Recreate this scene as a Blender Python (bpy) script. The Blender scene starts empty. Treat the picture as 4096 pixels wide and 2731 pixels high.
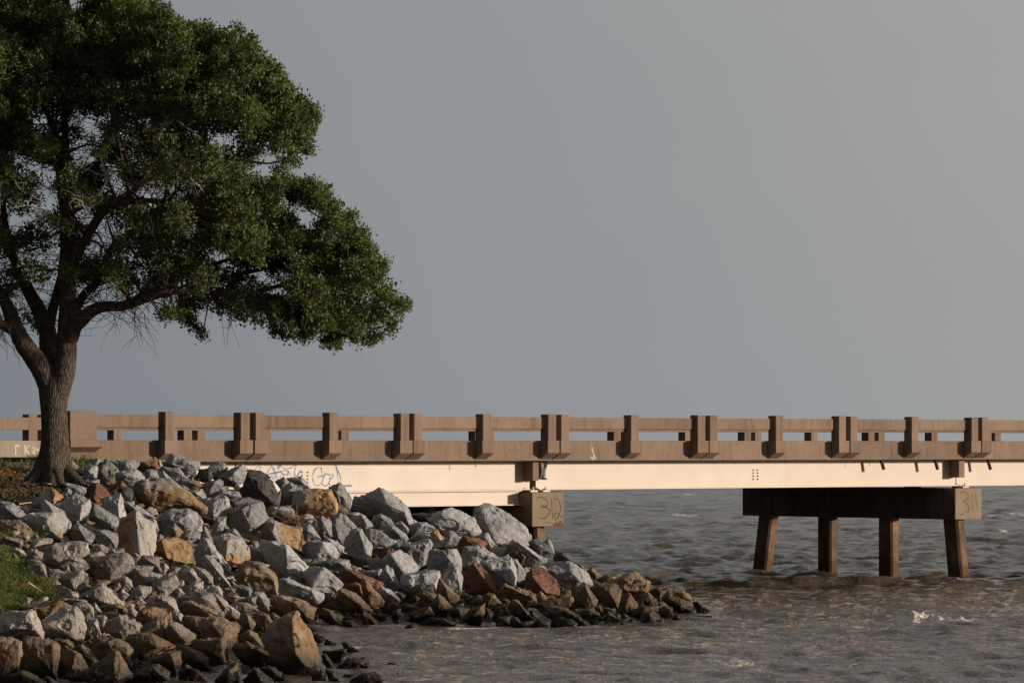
import bpy, bmesh, math, random
import numpy as np
from mathutils import Vector, Matrix
R = math.radians
rng = random.Random(7)
nr = np.random.default_rng(7)
scene = bpy.context.scene
C = scene.collection

# ------------------------------------------------------------------ camera
F, CU, HV, CZ = 16100.0, 2048.0, 1784.0, 3.95      # focal length in photo pixels, centre, horizon row, eye height above water
cam_d = bpy.data.cameras.new('camera')
cam = bpy.data.objects.new('camera', cam_d); C.objects.link(cam)
cam.location = (0, 0, CZ); cam.rotation_euler = (R(90), 0, 0)
cam_d.sensor_width = 36.0; cam_d.lens = 36.0 * F / 4096.0
cam_d.shift_y = (HV - 1365.5) / 4096.0
cam_d.clip_start = 1.0; cam_d.clip_end = 60000.0
scene.camera = cam

# ------------------------------------------------------------------ sky and sun
SUN_AZ, SUN_EL = 77.0, 6.5       # azimuth to the right of the direction back towards the camera
sa, se = R(SUN_AZ), R(SUN_EL)
sdir = Vector((math.sin(sa) * math.cos(se), -math.cos(sa) * math.cos(se), math.sin(se)))
W = bpy.data.worlds.new('World'); scene.world = W; W.use_nodes = True
nt = W.node_tree; nt.nodes.clear()
out = nt.nodes.new('ShaderNodeOutputWorld')
sky = nt.nodes.new('ShaderNodeTexSky'); sky.sky_type = 'NISHITA'; sky.sun_disc = False
sky.sun_elevation = se; sky.sun_rotation = math.atan2(sdir.x, sdir.y)
sky.air_density = 1.5; sky.dust_density = 3.0
bg1 = nt.nodes.new('ShaderNodeBackground'); bg1.inputs[1].default_value = 0.06
nt.links.new(sky.outputs[0], bg1.inputs[0])
tc = nt.nodes.new('ShaderNodeTexCoord')
sep = nt.nodes.new('ShaderNodeSeparateXYZ'); nt.links.new(tc.outputs['Generated'], sep.inputs[0])
def wmath(op, a, b):
    n = nt.nodes.new('ShaderNodeMath'); n.operation = op
    for i, v in enumerate((a, b)):
        if isinstance(v, (int, float)): n.inputs[i].default_value = v
        else: nt.links.new(v, n.inputs[i])
    return n.outputs[0]
nz = nt.nodes.new('ShaderNodeTexNoise'); nz.inputs['Scale'].default_value = 6.0; nz.inputs['Detail'].default_value = 2.0
mp = nt.nodes.new('ShaderNodeMapping'); mp.inputs['Scale'].default_value = (1, 1, 3)
nt.links.new(tc.outputs['Generated'], mp.inputs[0]); nt.links.new(mp.outputs[0], nz.inputs[0])
# grey cloud bank; unseen sky left, behind and overhead dimmed to cut ambient light, paler towards the low sun on the right
g = wmath('ADD', sep.outputs[0], wmath('MULTIPLY', wmath('SUBTRACT', nz.outputs[0], 0.5), 0.06))
g = wmath('ADD', g, wmath('MULTIPLY', sep.outputs[2], 0.35))
g = wmath('ADD', wmath('MULTIPLY', g, 0.5), 0.5)
ramp = nt.nodes.new('ShaderNodeValToRGB'); nt.links.new(g, ramp.inputs[0])
ce = ramp.color_ramp.elements
while len(ce) < 6: ce.new(0.5)
for e_, (p_, c_) in zip(ce, ((0.0, (0.060, 0.070, 0.084)), (0.28, (0.115, 0.130, 0.150)), (0.425, (0.206, 0.234, 0.262)), (0.50, (0.302, 0.322, 0.341)), (0.58, (0.382, 0.388, 0.392)), (1.0, (0.50, 0.45, 0.38)))):
    e_.position = p_; e_.color = (*c_, 1)
upz = wmath('SUBTRACT', 1.0, wmath('MULTIPLY', wmath('MAXIMUM', wmath('SUBTRACT', sep.outputs[2], 0.15), 0.0), 0.60))
bk = wmath('ADD', wmath('MULTIPLY', wmath('MINIMUM', sep.outputs[1], 0.0), 0.30), 1.0)
bg2 = nt.nodes.new('ShaderNodeBackground'); nt.links.new(ramp.outputs[0], bg2.inputs[0]); nt.links.new(wmath('MULTIPLY', upz, bk), bg2.inputs[1])
mix = nt.nodes.new('ShaderNodeMixShader'); mix.inputs[0].default_value = 0.90
nt.links.new(bg1.outputs[0], mix.inputs[1]); nt.links.new(bg2.outputs[0], mix.inputs[2]); nt.links.new(mix.outputs[0], out.inputs[0])

sd = bpy.data.lights.new('sun', 'SUN'); sun = bpy.data.objects.new('sun', sd); C.objects.link(sun)
sd.energy = 4.2; sd.angle = R(2.6); sd.color = (1.0, 0.86, 0.72)
sun.rotation_euler = sdir.to_track_quat('Z', 'Y').to_euler()
sun.location = sdir * 200

vs = scene.view_settings
scene.display_settings.display_device = 'sRGB'
vs.view_transform = 'Standard'; vs.look = 'None'; vs.exposure = 0.0; vs.gamma = 1.0; vs.use_curve_mapping = False

# ------------------------------------------------------------------ helpers
def px(u, v, Y):
    """photo pixel (4096 wide) at depth Y -> world point"""
    return ((u - CU) / F * Y, Y, CZ - (v - HV) / F * Y)
DS = 4096.0 / 2352.0
def pd(u, v, Y): return px(u * DS, v * DS, Y)

def link(o, parent=None):
    C.objects.link(o)
    if parent is not None: o.parent = parent
    return o
def tag(o, label=None, cat=None, group=None, kind=None):
    if label: o['label'] = label
    if cat: o['category'] = cat
    if group: o['group'] = group
    if kind: o['kind'] = kind
    return o
def empty(name, loc=(0, 0, 0), rz=0.0):
    o = bpy.data.objects.new(name, None); o.location = loc; o.rotation_euler = (0, 0, rz); o.empty_display_size = 0.3
    return link(o)
def mesh_np(name, V, Fc, mat, parent=None, smooth=False):
    V = np.asarray(V, dtype=np.float32); Fc = np.asarray(Fc, dtype=np.int32)
    me = bpy.data.meshes.new(name)
    k = Fc.shape[1]; n = len(Fc)
    me.vertices.add(len(V)); me.vertices.foreach_set('co', V.ravel())
    me.loops.add(n * k); me.loops.foreach_set('vertex_index', Fc.ravel())
    me.polygons.add(n); me.polygons.foreach_set('loop_start', np.arange(0, n * k, k, dtype=np.int32))
    me.polygons.foreach_set('use_smooth', np.full(n, smooth, dtype=bool))
    me.update(calc_edges=True)
    if mat: me.materials.append(mat)
    return link(bpy.data.objects.new(name, me), parent)
def bm_obj(name, bm, mat, parent=None, smooth=False):
    me = bpy.data.meshes.new(name); bm.to_mesh(me); bm.free()
    if mat: me.materials.append(mat)
    if smooth:
        for p in me.polygons: p.use_smooth = True
    return link(bpy.data.objects.new(name, me), parent)
def add_box(bm, x0, x1, y0, y1, z0, z1, bev=0.0):
    m = Matrix.Translation(((x0 + x1) / 2, (y0 + y1) / 2, (z0 + z1) / 2)) @ Matrix.Diagonal((x1 - x0, y1 - y0, z1 - z0, 1))
    r = bmesh.ops.create_cube(bm, size=1.0, matrix=m)
    if bev:
        es = list({e for v in r['verts'] for e in v.link_edges})
        bmesh.ops.bevel(bm, geom=es, offset=bev, segments=2, affect='EDGES', profile=0.6)
def box(name, x0, x1, y0, y1, z0, z1, mat, parent, bev=0.0):
    bm = bmesh.new(); add_box(bm, x0, x1, y0, y1, z0, z1, bev)
    return bm_obj(name, bm, mat, parent)
def add_prism(bm, prof, x0, x1, bev=0.0):
    """profile of (y, z) extruded along x"""
    a = [bm.verts.new((x0, y, z)) for y, z in prof]; b = [bm.verts.new((x1, y, z)) for y, z in prof]
    n = len(prof); fs = [bm.faces.new(a), bm.faces.new(b[::-1])]
    for i in range(n): fs.append(bm.faces.new((a[i], b[i], b[(i + 1) % n], a[(i + 1) % n])))
    bmesh.ops.recalc_face_normals(bm, faces=fs)
    if bev:
        es = list({e for v in a + b for e in v.link_edges})
        bmesh.ops.bevel(bm, geom=es, offset=bev, segments=2, affect='EDGES', profile=0.6)
def catmull(P, k):
    P = np.asarray(P, float); n = len(P); o = []
    for i in range(n - 1):
        p0, p1, p2, p3 = P[max(i - 1, 0)], P[i], P[i + 1], P[min(i + 2, n - 1)]
        for j in range(k):
            t = j / k
            o.append(0.5 * (2 * p1 + (p2 - p0) * t + (2 * p0 - 5 * p1 + 4 * p2 - p3) * t * t + (3 * p1 - p0 - 3 * p2 + p3) * t ** 3))
    o.append(P[-1]); return np.array(o)
class Geo:
    """collects tris or quads of one mesh"""
    def __init__(s): s.V = []; s.F = []; s.n = 0
    def add(s, V, Fc):
        V = np.asarray(V, float); s.V.append(V); s.F.append(np.asarray(Fc, int) + s.n); s.n += len(V)
    def tube(s, P, Rd, sides=6, cap=True, wob=0.0):
        P = np.asarray(P, float); n = len(P); Rd = np.broadcast_to(np.asarray(Rd, float), (n,))
        T = np.gradient(P, axis=0); T /= np.linalg.norm(T, axis=1)[:, None] + 1e-9
        a = np.array([0, 1.0, 0]) if abs(T[0][1]) < 0.8 else np.array([1.0, 0, 0])
        N = np.empty_like(P); nv = np.cross(T[0], a); nv /= np.linalg.norm(nv)
        for i in range(n):
            nv = nv - T[i] * nv.dot(T[i]); nv /= np.linalg.norm(nv) + 1e-9; N[i] = nv
        B = np.cross(T, N)
        th = np.linspace(0, 2 * np.pi, sides, endpoint=False)
        V = P[:, None] + Rd[:, None, None] * (np.cos(th)[None, :, None] * N[:, None] + np.sin(th)[None, :, None] * B[:, None])
        if wob: V = V + nr.normal(0, wob, V.shape) * Rd[:, None, None]
        V = V.reshape(-1, 3)
        i = np.arange(n - 1)[:, None]; j = np.arange(sides)[None]
        q = np.stack([i * sides + j, i * sides + (j + 1) % sides, (i + 1) * sides + (j + 1) % sides, (i + 1) * sides + j], -1).reshape(-1, 4)
        s.add(V, q)
        return V
    def build(s, name, mat, parent=None, smooth=False):
        return mesh_np(name, np.concatenate(s.V), np.concatenate(s.F), mat, parent, smooth)
def vnoise(P, seed=0):
    """value noise of points (n,3), -1..1"""
    P = np.asarray(P, float); i = np.floor(P).astype(np.int64); f = P - i; f = f * f * (3 - 2 * f)
    def h(a, b, c):
        x = (a * 374761393 + b * 668265263 + c * 2147483647 + seed * 974634777) & 0xffffffff
        x = ((x ^ (x >> 13)) * 1274126177) & 0xffffffff
        x = (x ^ (x >> 16)) & 0xffffffff
        return x / 4294967295.0 * 2 - 1
    r = 0
    for dx in (0, 1):
        for dy in (0, 1):
            for dz in (0, 1):
                w = (f[:, 0] if dx else 1 - f[:, 0]) * (f[:, 1] if dy else 1 - f[:, 1]) * (f[:, 2] if dz else 1 - f[:, 2])
                r = r + w * h(i[:, 0] + dx, i[:, 1] + dy, i[:, 2] + dz)
    return r

# ------------------------------------------------------------------ materials
class M:
    def __init__(s, name, rough=0.8, spec=0.3):
        s.m = bpy.data.materials.new(name); s.m.use_nodes = True; s.t = s.m.node_tree
        s.b = s.t.nodes['Principled BSDF']; s.b.inputs['Roughness'].default_value = rough
        s.b.inputs['Specular IOR Level'].default_value = spec
        s.geo = s.t.nodes.new('ShaderNodeNewGeometry'); s.tc = s.t.nodes.new('ShaderNodeTexCoord')
        s.oi = s.t.nodes.new('ShaderNodeObjectInfo')
    def set(s, inp, v):
        if isinstance(v, (int, float, tuple)): inp.default_value = v
        else: s.t.links.new(v, inp)
    def math(s, op, a, b=0.0, clamp=False):
        n = s.t.nodes.new('ShaderNodeMath'); n.operation = op; n.use_clamp = clamp
        s.set(n.inputs[0], a); s.set(n.inputs[1], b); return n.outputs[0]
    def coord(s, kind, scale=(1, 1, 1), shift=None):
        src = s.geo.outputs['Position'] if kind == 'world' else s.tc.outputs['Object']
        n = s.t.nodes.new('ShaderNodeMapping'); n.inputs['Scale'].default_value = scale
        s.t.links.new(src, n.inputs[0])
        if shift is not None:
            c = s.t.nodes.new('ShaderNodeCombineXYZ'); 
            for i in range(3): s.t.links.new(shift, c.inputs[i])
            s.t.links.new(c.outputs[0], n.inputs[1])
        return n.outputs[0]
    def noise(s, co, scale, detail=4, rough=0.55, dist=0.0):
        n = s.t.nodes.new('ShaderNodeTexNoise'); s.t.links.new(co, n.inputs['Vector'])
        n.inputs['Scale'].default_value = scale; n.inputs['Detail'].default_value = detail
        n.inputs['Roughness'].default_value = rough; n.inputs['Distortion'].default_value = dist
        return n.outputs[0]
    def voro(s, co, scale, feat='F1'):
        n = s.t.nodes.new('ShaderNodeTexVoronoi'); n.feature = feat; s.t.links.new(co, n.inputs['Vector']); n.inputs['Scale'].default_value = scale
        return n.outputs['Distance']
    def ramp(s, fac, *stops):
        n = s.t.nodes.new('ShaderNodeValToRGB'); s.set(n.inputs[0], fac); e = n.color_ramp.elements
        while len(e) < len(stops): e.new(0.5)
        for k, (p, c) in zip(e, stops):
            k.position = p; k.color = (c, c, c, 1) if isinstance(c, (int, float)) else (*c, 1)
        return n.outputs[0]
    def mix(s, fac, a, b, mode='MIX'):
        n = s.t.nodes.new('ShaderNodeMix'); n.data_type = 'RGBA'; n.blend_type = mode
        s.set(n.inputs[0], fac)
        for i, v in ((6, a), (7, b)):
            if isinstance(v, tuple): n.inputs[i].default_value = (*v[:3], 1)
            else: s.t.links.new(v, n.inputs[i])
        return n.outputs[2]
    def base(s, c):
        if isinstance(c, tuple): s.b.inputs['Base Color'].default_value = (*c[:3], 1)
        else: s.t.links.new(c, s.b.inputs['Base Color'])
    def rough(s, v): s.set(s.b.inputs['Roughness'], v)
    def bump(s, h, strength=0.5, dist=0.02):
        n = s.t.nodes.new('ShaderNodeBump'); n.inputs['Strength'].default_value = strength; n.inputs['Distance'].default_value = dist
        s.t.links.new(h, n.inputs['Height']); s.t.links.new(n.outputs[0], s.b.inputs['Normal'])
    def z(s):
        n = s.t.nodes.new('ShaderNodeSeparateXYZ'); s.t.links.new(s.geo.outputs['Position'], n.inputs[0]); return n.outputs[2]
    def oxyz(s):
        n = s.t.nodes.new('ShaderNodeSeparateXYZ'); s.t.links.new(s.tc.outputs['Object'], n.inputs[0]); return n.outputs

def rock_mat(name, c1, c2, speck=0.25, stain=None, stain_lo=0.5, stain_hi=0.6, tide=True):
    m = M(name, 0.85, 0.25)
    co = m.coord('world', shift=m.math('MULTIPLY', m.oi.outputs['Random'], 37.0))
    n1 = m.noise(co, 1.6, 5, 0.6)
    col = m.ramp(n1, (0.3, c1), (0.7, c2))
    sp = m.noise(co, 38, 2, 0.7)
    col = m.mix(speck, col, m.ramp(sp, (0.35, 0.25), (0.65, 0.95)), 'OVERLAY')
    vein = m.noise(m.coord('world', (1, 1, 3), shift=m.math('MULTIPLY', m.oi.outputs['Random'], 91.0)), 3.0, 3, 0.5, 1.2)
    col = m.mix(m.ramp(vein, (0.49, 0.0), (0.505, 0.25), (0.52, 0.0)), col, (0.75, 0.73, 0.70))
    ck = m.noise(m.coord('world', (1, 1, 1.6), shift=m.math('MULTIPLY', m.oi.outputs['Random'], 53.0)), 1.7, 6, 0.62, 0.8)
    col = m.mix(m.ramp(ck, (0.488, 0.0), (0.497, 0.75), (0.506, 0.0)), col, (0.06, 0.055, 0.05))
    if stain:
        at_ = m.t.nodes.new('ShaderNodeAttribute'); at_.attribute_name = 'stain'
        s1 = m.math('ADD', m.math('MULTIPLY', m.noise(co, 1.6, 4, 0.65, 0.6), 0.95 if name.startswith('iron') else 1.0), m.math('MULTIPLY', at_.outputs['Fac'], 0.42 if name.startswith('iron') else 0.0))
        s2 = m.noise(co, 5.0, 4, 0.6)
        sc = m.ramp(s2, (0.3, stain[0]), (0.55, stain[1]), (0.75, stain[2]))
        col = m.mix(m.ramp(s1, (stain_lo, 0.0), (stain_hi, 1.0)), col, sc)
    # each stone a little lighter or darker than its neighbours
    br = m.math('ADD', m.math('MULTIPLY', m.oi.outputs['Random'], 0.5), 0.72)
    hv = m.t.nodes.new('ShaderNodeHueSaturation'); m.t.links.new(br, hv.inputs['Value']); m.t.links.new(col, hv.inputs['Color']); col = hv.outputs[0]
    if tide:   # algae band and wet band left by the tide
        z = m.z(); zn = m.math('ADD', z, m.math('MULTIPLY', m.math('SUBTRACT', m.noise(co, 2.2, 4), 0.5), 0.55))
        alg = m.ramp(zn, (0.44, 1.0), (0.66, 0.0))
        ac = m.ramp(m.noise(co, 4.0, 5, 0.65), (0.3, (0.088, 0.062, 0.037)), (0.7, (0.225, 0.160, 0.098)))
        col = m.mix(m.math('MULTIPLY', alg, 0.88), col, ac)
        wet = m.ramp(zn, (0.16, 1.0), (0.44, 0.0))
        col = m.mix(wet, col, (0.022, 0.018, 0.013))
        m.rough(m.ramp(wet, (0.0, 0.88), (1.0, 0.30)))
    m.base(col)
    hh = m.math('ADD', m.noise(co, 9, 6, 0.7), m.math('MULTIPLY', sp, 0.25))
    m.bump(hh, 0.55, 0.05)
    return m.m
OC = ((0.17, 0.105, 0.056), (0.37, 0.25, 0.14), (0.42, 0.225, 0.105))
MAT = {}
MAT['g'] = rock_mat('grey_granite', (0.24, 0.244, 0.254), (0.41, 0.404, 0.395), 0.22, ((0.16, 0.11, 0.06), (0.30, 0.22, 0.13), (0.36, 0.27, 0.16)), 0.63, 0.72)
MAT['p'] = rock_mat('pinkish_granite', (0.22, 0.195, 0.175), (0.37, 0.32, 0.28), 0.6)
MAT['o'] = rock_mat('iron_stained_granite', (0.27, 0.26, 0.24), (0.38, 0.35, 0.30), 0.25, OC, 0.65, 0.76)
MAT['b'] = rock_mat('brown_stone', (0.145, 0.108, 0.074), (0.295, 0.222, 0.150), 0.45, ((0.075, 0.048, 0.024), (0.21, 0.13, 0.066), (0.25, 0.15, 0.08)), 0.5, 0.62)
MAT['r'] = rock_mat('rust_red_stone', (0.115, 0.055, 0.034), (0.235, 0.112, 0.068), 0.3, ((0.07, 0.038, 0.022), (0.24, 0.14, 0.075), (0.32, 0.24, 0.16)), 0.56, 0.66)
MAT['d'] = rock_mat('dark_stone', (0.045, 0.045, 0.046), (0.095, 0.09, 0.085), 0.4)

def concrete(name, c1, c2, agg=(0.62, 0.48, 0.34), dirt=0.42, dirt_c=(0.05, 0.036, 0.026), streak=True, tide=False):
    m = M(name, 0.9, 0.2)
    co = m.coord('object'); col = m.ramp(m.noise(co, 0.9, 6, 0.65), (0.3, c1), (0.7, c2))
    fine = m.noise(co, 55, 3, 0.7)
    col = m.mix(m.ramp(fine, (0.58, 0.0), (0.68, 0.55)), col, agg)
    col = m.mix(m.ramp(fine, (0.28, 0.45), (0.40, 0.0)), col, dirt_c)
    if streak:
        st = m.noise(m.coord('object', (3.0, 3.0, 0.35)), 2.0, 5, 0.7)
        col = m.mix(m.math('MULTIPLY', m.ramp(st, (0.50, 0.0), (0.72, 1.0)), dirt), col, dirt_c)
    if tide:
        zn = m.math('ADD', m.z(), m.math('MULTIPLY', m.math('SUBTRACT', m.noise(co, 3.5, 5), 0.5), 0.7))
        col = m.mix(m.ramp(zn, (0.45, 0.9), (0.7, 0.0)), col, (0.10, 0.06, 0.028))
        col = m.mix(m.ramp(zn, (-0.1, 1.0), (0.12, 0.0)), col, (0.02, 0.015, 0.01))
    hv = m.t.nodes.new('ShaderNodeHueSaturation'); m.set(hv.inputs['Value'], m.math('ADD', m.math('MULTIPLY', m.oi.outputs['Random'], 0.26), 0.87)); m.t.links.new(col, hv.inputs['Color']); col = hv.outputs[0]
    m.base(col); m.bump(fine, 0.35, 0.012)
    return m.m
MAT['rail'] = concrete('brown_aggregate_concrete', (0.192, 0.133, 0.096), (0.256, 0.182, 0.136))
MAT['far'] = concrete('pale_aggregate_concrete', (0.30, 0.245, 0.185), (0.38, 0.32, 0.25), dirt=0.3)
MAT['cap'] = concrete('tan_concrete', (0.25, 0.19, 0.128), (0.30, 0.232, 0.16), agg=(0.45, 0.36, 0.25), dirt=0.25)
MAT['darkened'] = concrete('darkened_concrete', (0.07, 0.056, 0.049), (0.16, 0.125, 0.104), agg=(0.14, 0.11, 0.09), dirt=0.8, dirt_c=(0.012, 0.010, 0.010))  # dark tone painting shade onto a pier cap's long side; abutment shares it
MAT['pile'] = concrete('stained_pile_concrete', (0.075, 0.044, 0.026), (0.27, 0.172, 0.105), dirt=1.0, dirt_c=(0.040, 0.018, 0.008), tide=True)
def paint(name, c, c2, rust=0.0):
    m = M(name, 0.45, 0.35); co = m.coord('object')
    col = m.ramp(m.noise(co, 1.1, 4, 0.6), (0.3, c), (0.7, c2))
    st = m.noise(m.coord('object', (4, 4, 0.5)), 3.0, 5, 0.75)
    col = m.mix(m.ramp(st, (0.58, 0.0), (0.80, 0.35)), col, (0.42, 0.33, 0.22))
    sm = m.noise(m.coord('object', (0.5, 1, 2)), 1.4, 5, 0.7)
    col = m.mix(m.ramp(sm, (0.55, 0.0), (0.75, 0.22)), col, (0.50, 0.42, 0.30))
    rn = m.noise(m.coord('object', (6, 6, 0.25)), 2.2, 4, 0.7); col = m.mix(m.ramp(rn, (0.60, 0.0), (0.74, 0.45)), col, (0.36, 0.22, 0.12))
    pk = m.noise(m.coord('object', (0.12, 1, 1.0)), 1.3, 3, 0.5); col = m.mix(m.ramp(pk, (0.42, 0.0), (0.62, 0.5)), col, (0.56, 0.42, 0.33))
    m.base(col); m.bump(m.noise(co, 1.5, 3), 0.15, 0.03)
    return m.m
MAT['girder'] = paint('cream_painted_steel', (0.52, 0.440, 0.345), (0.60, 0.525, 0.42))
def plain(name, c, c2=None, scale=8, rough=0.7, spec=0.3):
    m = M(name, rough, spec); m.base(m.ramp(m.noise(m.coord('object'), scale, 4), (0.3, c), (0.7, c2 or c))); return m.m
def faded(mat):
    t = mat.node_tree; b = t.nodes['Principled BSDF']; o = t.nodes['Material Output']
    tcn = t.nodes.new('ShaderNodeTexCoord'); n = t.nodes.new('ShaderNodeTexNoise'); n.inputs['Scale'].default_value = 7; n.inputs['Detail'].default_value = 4
    t.links.new(tcn.outputs['Object'], n.inputs['Vector']); r = t.nodes.new('ShaderNodeValToRGB'); t.links.new(n.outputs[0], r.inputs[0])
    r.color_ramp.elements[0].position = 0.38; r.color_ramp.elements[0].color = (0.65, 0.65, 0.65, 1); r.color_ramp.elements[1].position = 0.62; r.color_ramp.elements[1].color = (0.08, 0.08, 0.08, 1)
    tr = t.nodes.new('ShaderNodeBsdfTransparent'); mx = t.nodes.new('ShaderNodeMixShader'); t.links.new(r.outputs[0], mx.inputs[0]); t.links.new(b.outputs[0], mx.inputs[1]); t.links.new(tr.outputs[0], mx.inputs[2]); t.links.new(mx.outputs[0], o.inputs[0])
MAT['bolt'] = plain('dark_bolt_steel', (0.06, 0.05, 0.04), (0.10, 0.08, 0.06))
MAT['rust'] = plain('rusty_pipe_iron', (0.025, 0.018, 0.014), (0.06, 0.036, 0.022), 12)
MAT['metal'] = plain('crumpled_grey_sheet', (0.22, 0.19, 0.16), (0.38, 0.34, 0.30), 5, 0.4, 0.5)
MAT['blue'] = plain('blue_spray_paint', (0.085, 0.22, 0.47), (0.12, 0.27, 0.54), 6, 0.6)
MAT['black'] = plain('black_spray_paint', (0.035, 0.034, 0.03), (0.07, 0.065, 0.055), 9, 0.7)
MAT['white'] = plain('white_spray_paint', (0.50, 0.455, 0.375), (0.62, 0.565, 0.47), 6, 0.7)
MAT['redstain'] = plain('rust_bleed', (0.13, 0.022, 0.012), (0.20, 0.05, 0.03), 9)
MAT['lime'] = plain('lime_bloom', (0.50, 0.44, 0.36), (0.62, 0.55, 0.46), 5)
for k_ in ('blue', 'redstain', 'lime'): faded(MAT[k_])
MAT['asphalt'] = plain('worn_asphalt', (0.045, 0.045, 0.045), (0.07, 0.068, 0.065), 20, 0.9)
MAT['stick'] = plain('bleached_stick', (0.30, 0.20, 0.11), (0.44, 0.31, 0.18), 14)
MAT['redstick'] = plain('reddish_stick', (0.16, 0.055, 0.03), (0.24, 0.085, 0.045), 14)
MAT['drift'] = plain('dry_driftwood', (0.14, 0.085, 0.045), (0.25, 0.165, 0.095), 18)
MAT['lichen'] = plain('lichened_dead_wood', (0.16, 0.155, 0.13), (0.30, 0.29, 0.25), 25)
MAT['twig'] = plain('brown_twig', (0.055, 0.036, 0.022), (0.10, 0.068, 0.042), 10)
MAT['petal'] = plain('orange_petal', (0.75, 0.15, 0.02), (0.85, 0.25, 0.04), 20, 0.6)
MAT['weed'] = plain('weed_green', (0.055, 0.10, 0.025), (0.10, 0.16, 0.04), 9, 0.6)
def bark():
    m = M('furrowed_bark', 0.92, 0.15); co = m.coord('world', (1, 1, 0.16))
    rd = m.voro(m.coord('world', (1, 1, 0.16)), 25, 'DISTANCE_TO_EDGE'); n = m.noise(co, 14, 5, 0.7)
    h = m.math('ADD', m.math('MINIMUM', m.math('MULTIPLY', rd, 3.0), 0.8), m.math('MULTIPLY', n, 0.5))
    col = m.ramp(h, (0.1, (0.028, 0.021, 0.016)), (0.6, (0.085, 0.066, 0.048)), (1.0, (0.14, 0.113, 0.085)))
    lich = m.noise(m.coord('world'), 2.1, 4, 0.6)
    col = m.mix(m.ramp(lich, (0.55, 0.0), (0.72, 0.35)), col, (0.13, 0.135, 0.09))
    m.base(col); m.bump(h, 0.7, 0.035); return m.m
MAT['bark'] = bark()
def leaf_mat():
    m = M('glossy_oak_leaf', 0.52, 0.4)
    a = m.t.nodes.new('ShaderNodeAttribute'); a.attribute_name = 'tone'
    col = m.ramp(a.outputs['Fac'], (0.0, (0.034, 0.056, 0.015)), (0.5, (0.092, 0.132, 0.032)), (0.9, (0.18, 0.22, 0.062)), (1.0, (0.14, 0.10, 0.04)))
    m.base(col)
    tr = m.t.nodes.new('ShaderNodeBsdfTranslucent'); m.t.links.new(m.mix(1.0, col, (0.9, 1.0, 0.35), 'MULTIPLY'), tr.inputs[0])
    mx = m.t.nodes.new('ShaderNodeMixShader'); mx.inputs[0].default_value = 0.28
    o = m.t.nodes['Material Output']; m.t.links.new(m.b.outputs[0], mx.inputs[1]); m.t.links.new(tr.outputs[0], mx.inputs[2]); m.t.links.new(mx.outputs[0], o.inputs[0])
    return m.m
MAT['leaf'] = leaf_mat()
def grass_mat():
    m = M('shore_grass', 0.6, 0.3)
    n = m.noise(m.coord('world'), 2.3, 4, 0.6); f = m.noise(m.coord('world'), 60, 2)
    col = m.ramp(n, (0.28, (0.075, 0.108, 0.020)), (0.50, (0.13, 0.160, 0.036)), (0.68, (0.20, 0.165, 0.075)))
    m.base(m.mix(0.5, col, m.ramp(f, (0.3, 0.3), (0.7, 0.8)), 'OVERLAY')); return m.m
MAT['grass'] = grass_mat()
def ground_mat():
    m = M('mulch_and_soil', 0.95, 0.1); co = m.coord('world')
    v = m.noise(co, 26, 4, 0.8); n = m.noise(co, 0.8, 5, 0.6)
    col = m.ramp(v, (0.3, (0.014, 0.010, 0.007)), (0.55, (0.045, 0.031, 0.022)), (0.72, (0.12, 0.09, 0.065)))
    col = m.mix(m.ramp(n, (0.55, 0.0), (0.68, 0.4)), col, m.ramp(v, (0.3, (0.02, 0.03, 0.01)), (0.7, (0.08, 0.10, 0.03))))
    zn = m.z(); col = m.mix(m.ramp(zn, (0.4, 1.0), (0.8, 0.0)), col, (0.02, 0.015, 0.01))
    m.base(col); m.bump(v, 0.9, 0.06); return m.m
MAT['ground'] = ground_mat()
def water_mat():
    m = M('silty_water', 0.07, 0.5); m.b.inputs['IOR'].default_value = 1.333
    co = m.coord('world')
    a = m.t.nodes.new('ShaderNodeAttribute'); a.attribute_name = 'foam'
    sl = m.noise(m.coord('world', (0.5, 0.5, 0.5)), 0.35, 3)
    col = m.ramp(sl, (0.3, (0.118, 0.091, 0.060)), (0.7, (0.168, 0.136, 0.096)))
    fz = m.noise(co, 9.0, 5, 0.75)
    ff = m.ramp(m.math('ADD', m.math('MULTIPLY', a.outputs['Fac'], 1.0), m.math('MULTIPLY', m.math('SUBTRACT', fz, 0.5), 1.1)), (0.52, 0.0), (0.72, 1.0))
    col = m.mix(ff, col, (0.80, 0.74, 0.66)); m.base(col)
    m.rough(m.ramp(ff, (0.0, 0.07), (1.0, 0.8)))
    r1 = m.noise(m.coord('world', (1.0, 0.7, 1)), 3.6, 5, 0.66, 0.4); r2 = m.noise(m.coord('world', (1.2, 0.8, 1)), 13.0, 3, 0.6, 0.3)
    m.bump(m.math('ADD', r1, m.math('MULTIPLY', r2, 0.30)), 1.0, 0.145); return m.m
MAT['water'] = water_mat()
# ------------------------------------------------------------------ terrain: thin-plate surface through surveyed points
CP = []
for u, v, Y in ((1289,2508,87.8),(1800,2515,87.5),(2440,2508,87.8),(2780,2478,91.5),(2600,2350,96),(2390,2285,99),(2230,2215,103.5),(2115,2165,108),
                (1240,2535,85.0),(1370,2575,80.5),(1560,2655,73.3),(1500,2731,67.3),(1250,2731,67.2),
                (388,1860,95),(840,1890,97.5),(1350,2010,101),(1700,2070,103.5),(2050,2160,106.5),
                (235,1918,88),(0,1930,88),(0,1860,95),(0,2060,82),(100,2260,76.5),(0,2420,73),(0,2700,67),(300,2731,66.5),(700,2220,88),(700,2500,78.5),(700,2731,67.5),
                (350,2100,84),(350,2350,77),(1100,2200,93),(1100,2380,87),(1500,2250,96.5),(1500,2400,91.5),(2000,2300,97),(2000,2430,91.5),(1000,2500,81),(900,2620,73)):
    CP.append(px(u, v, Y))
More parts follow.
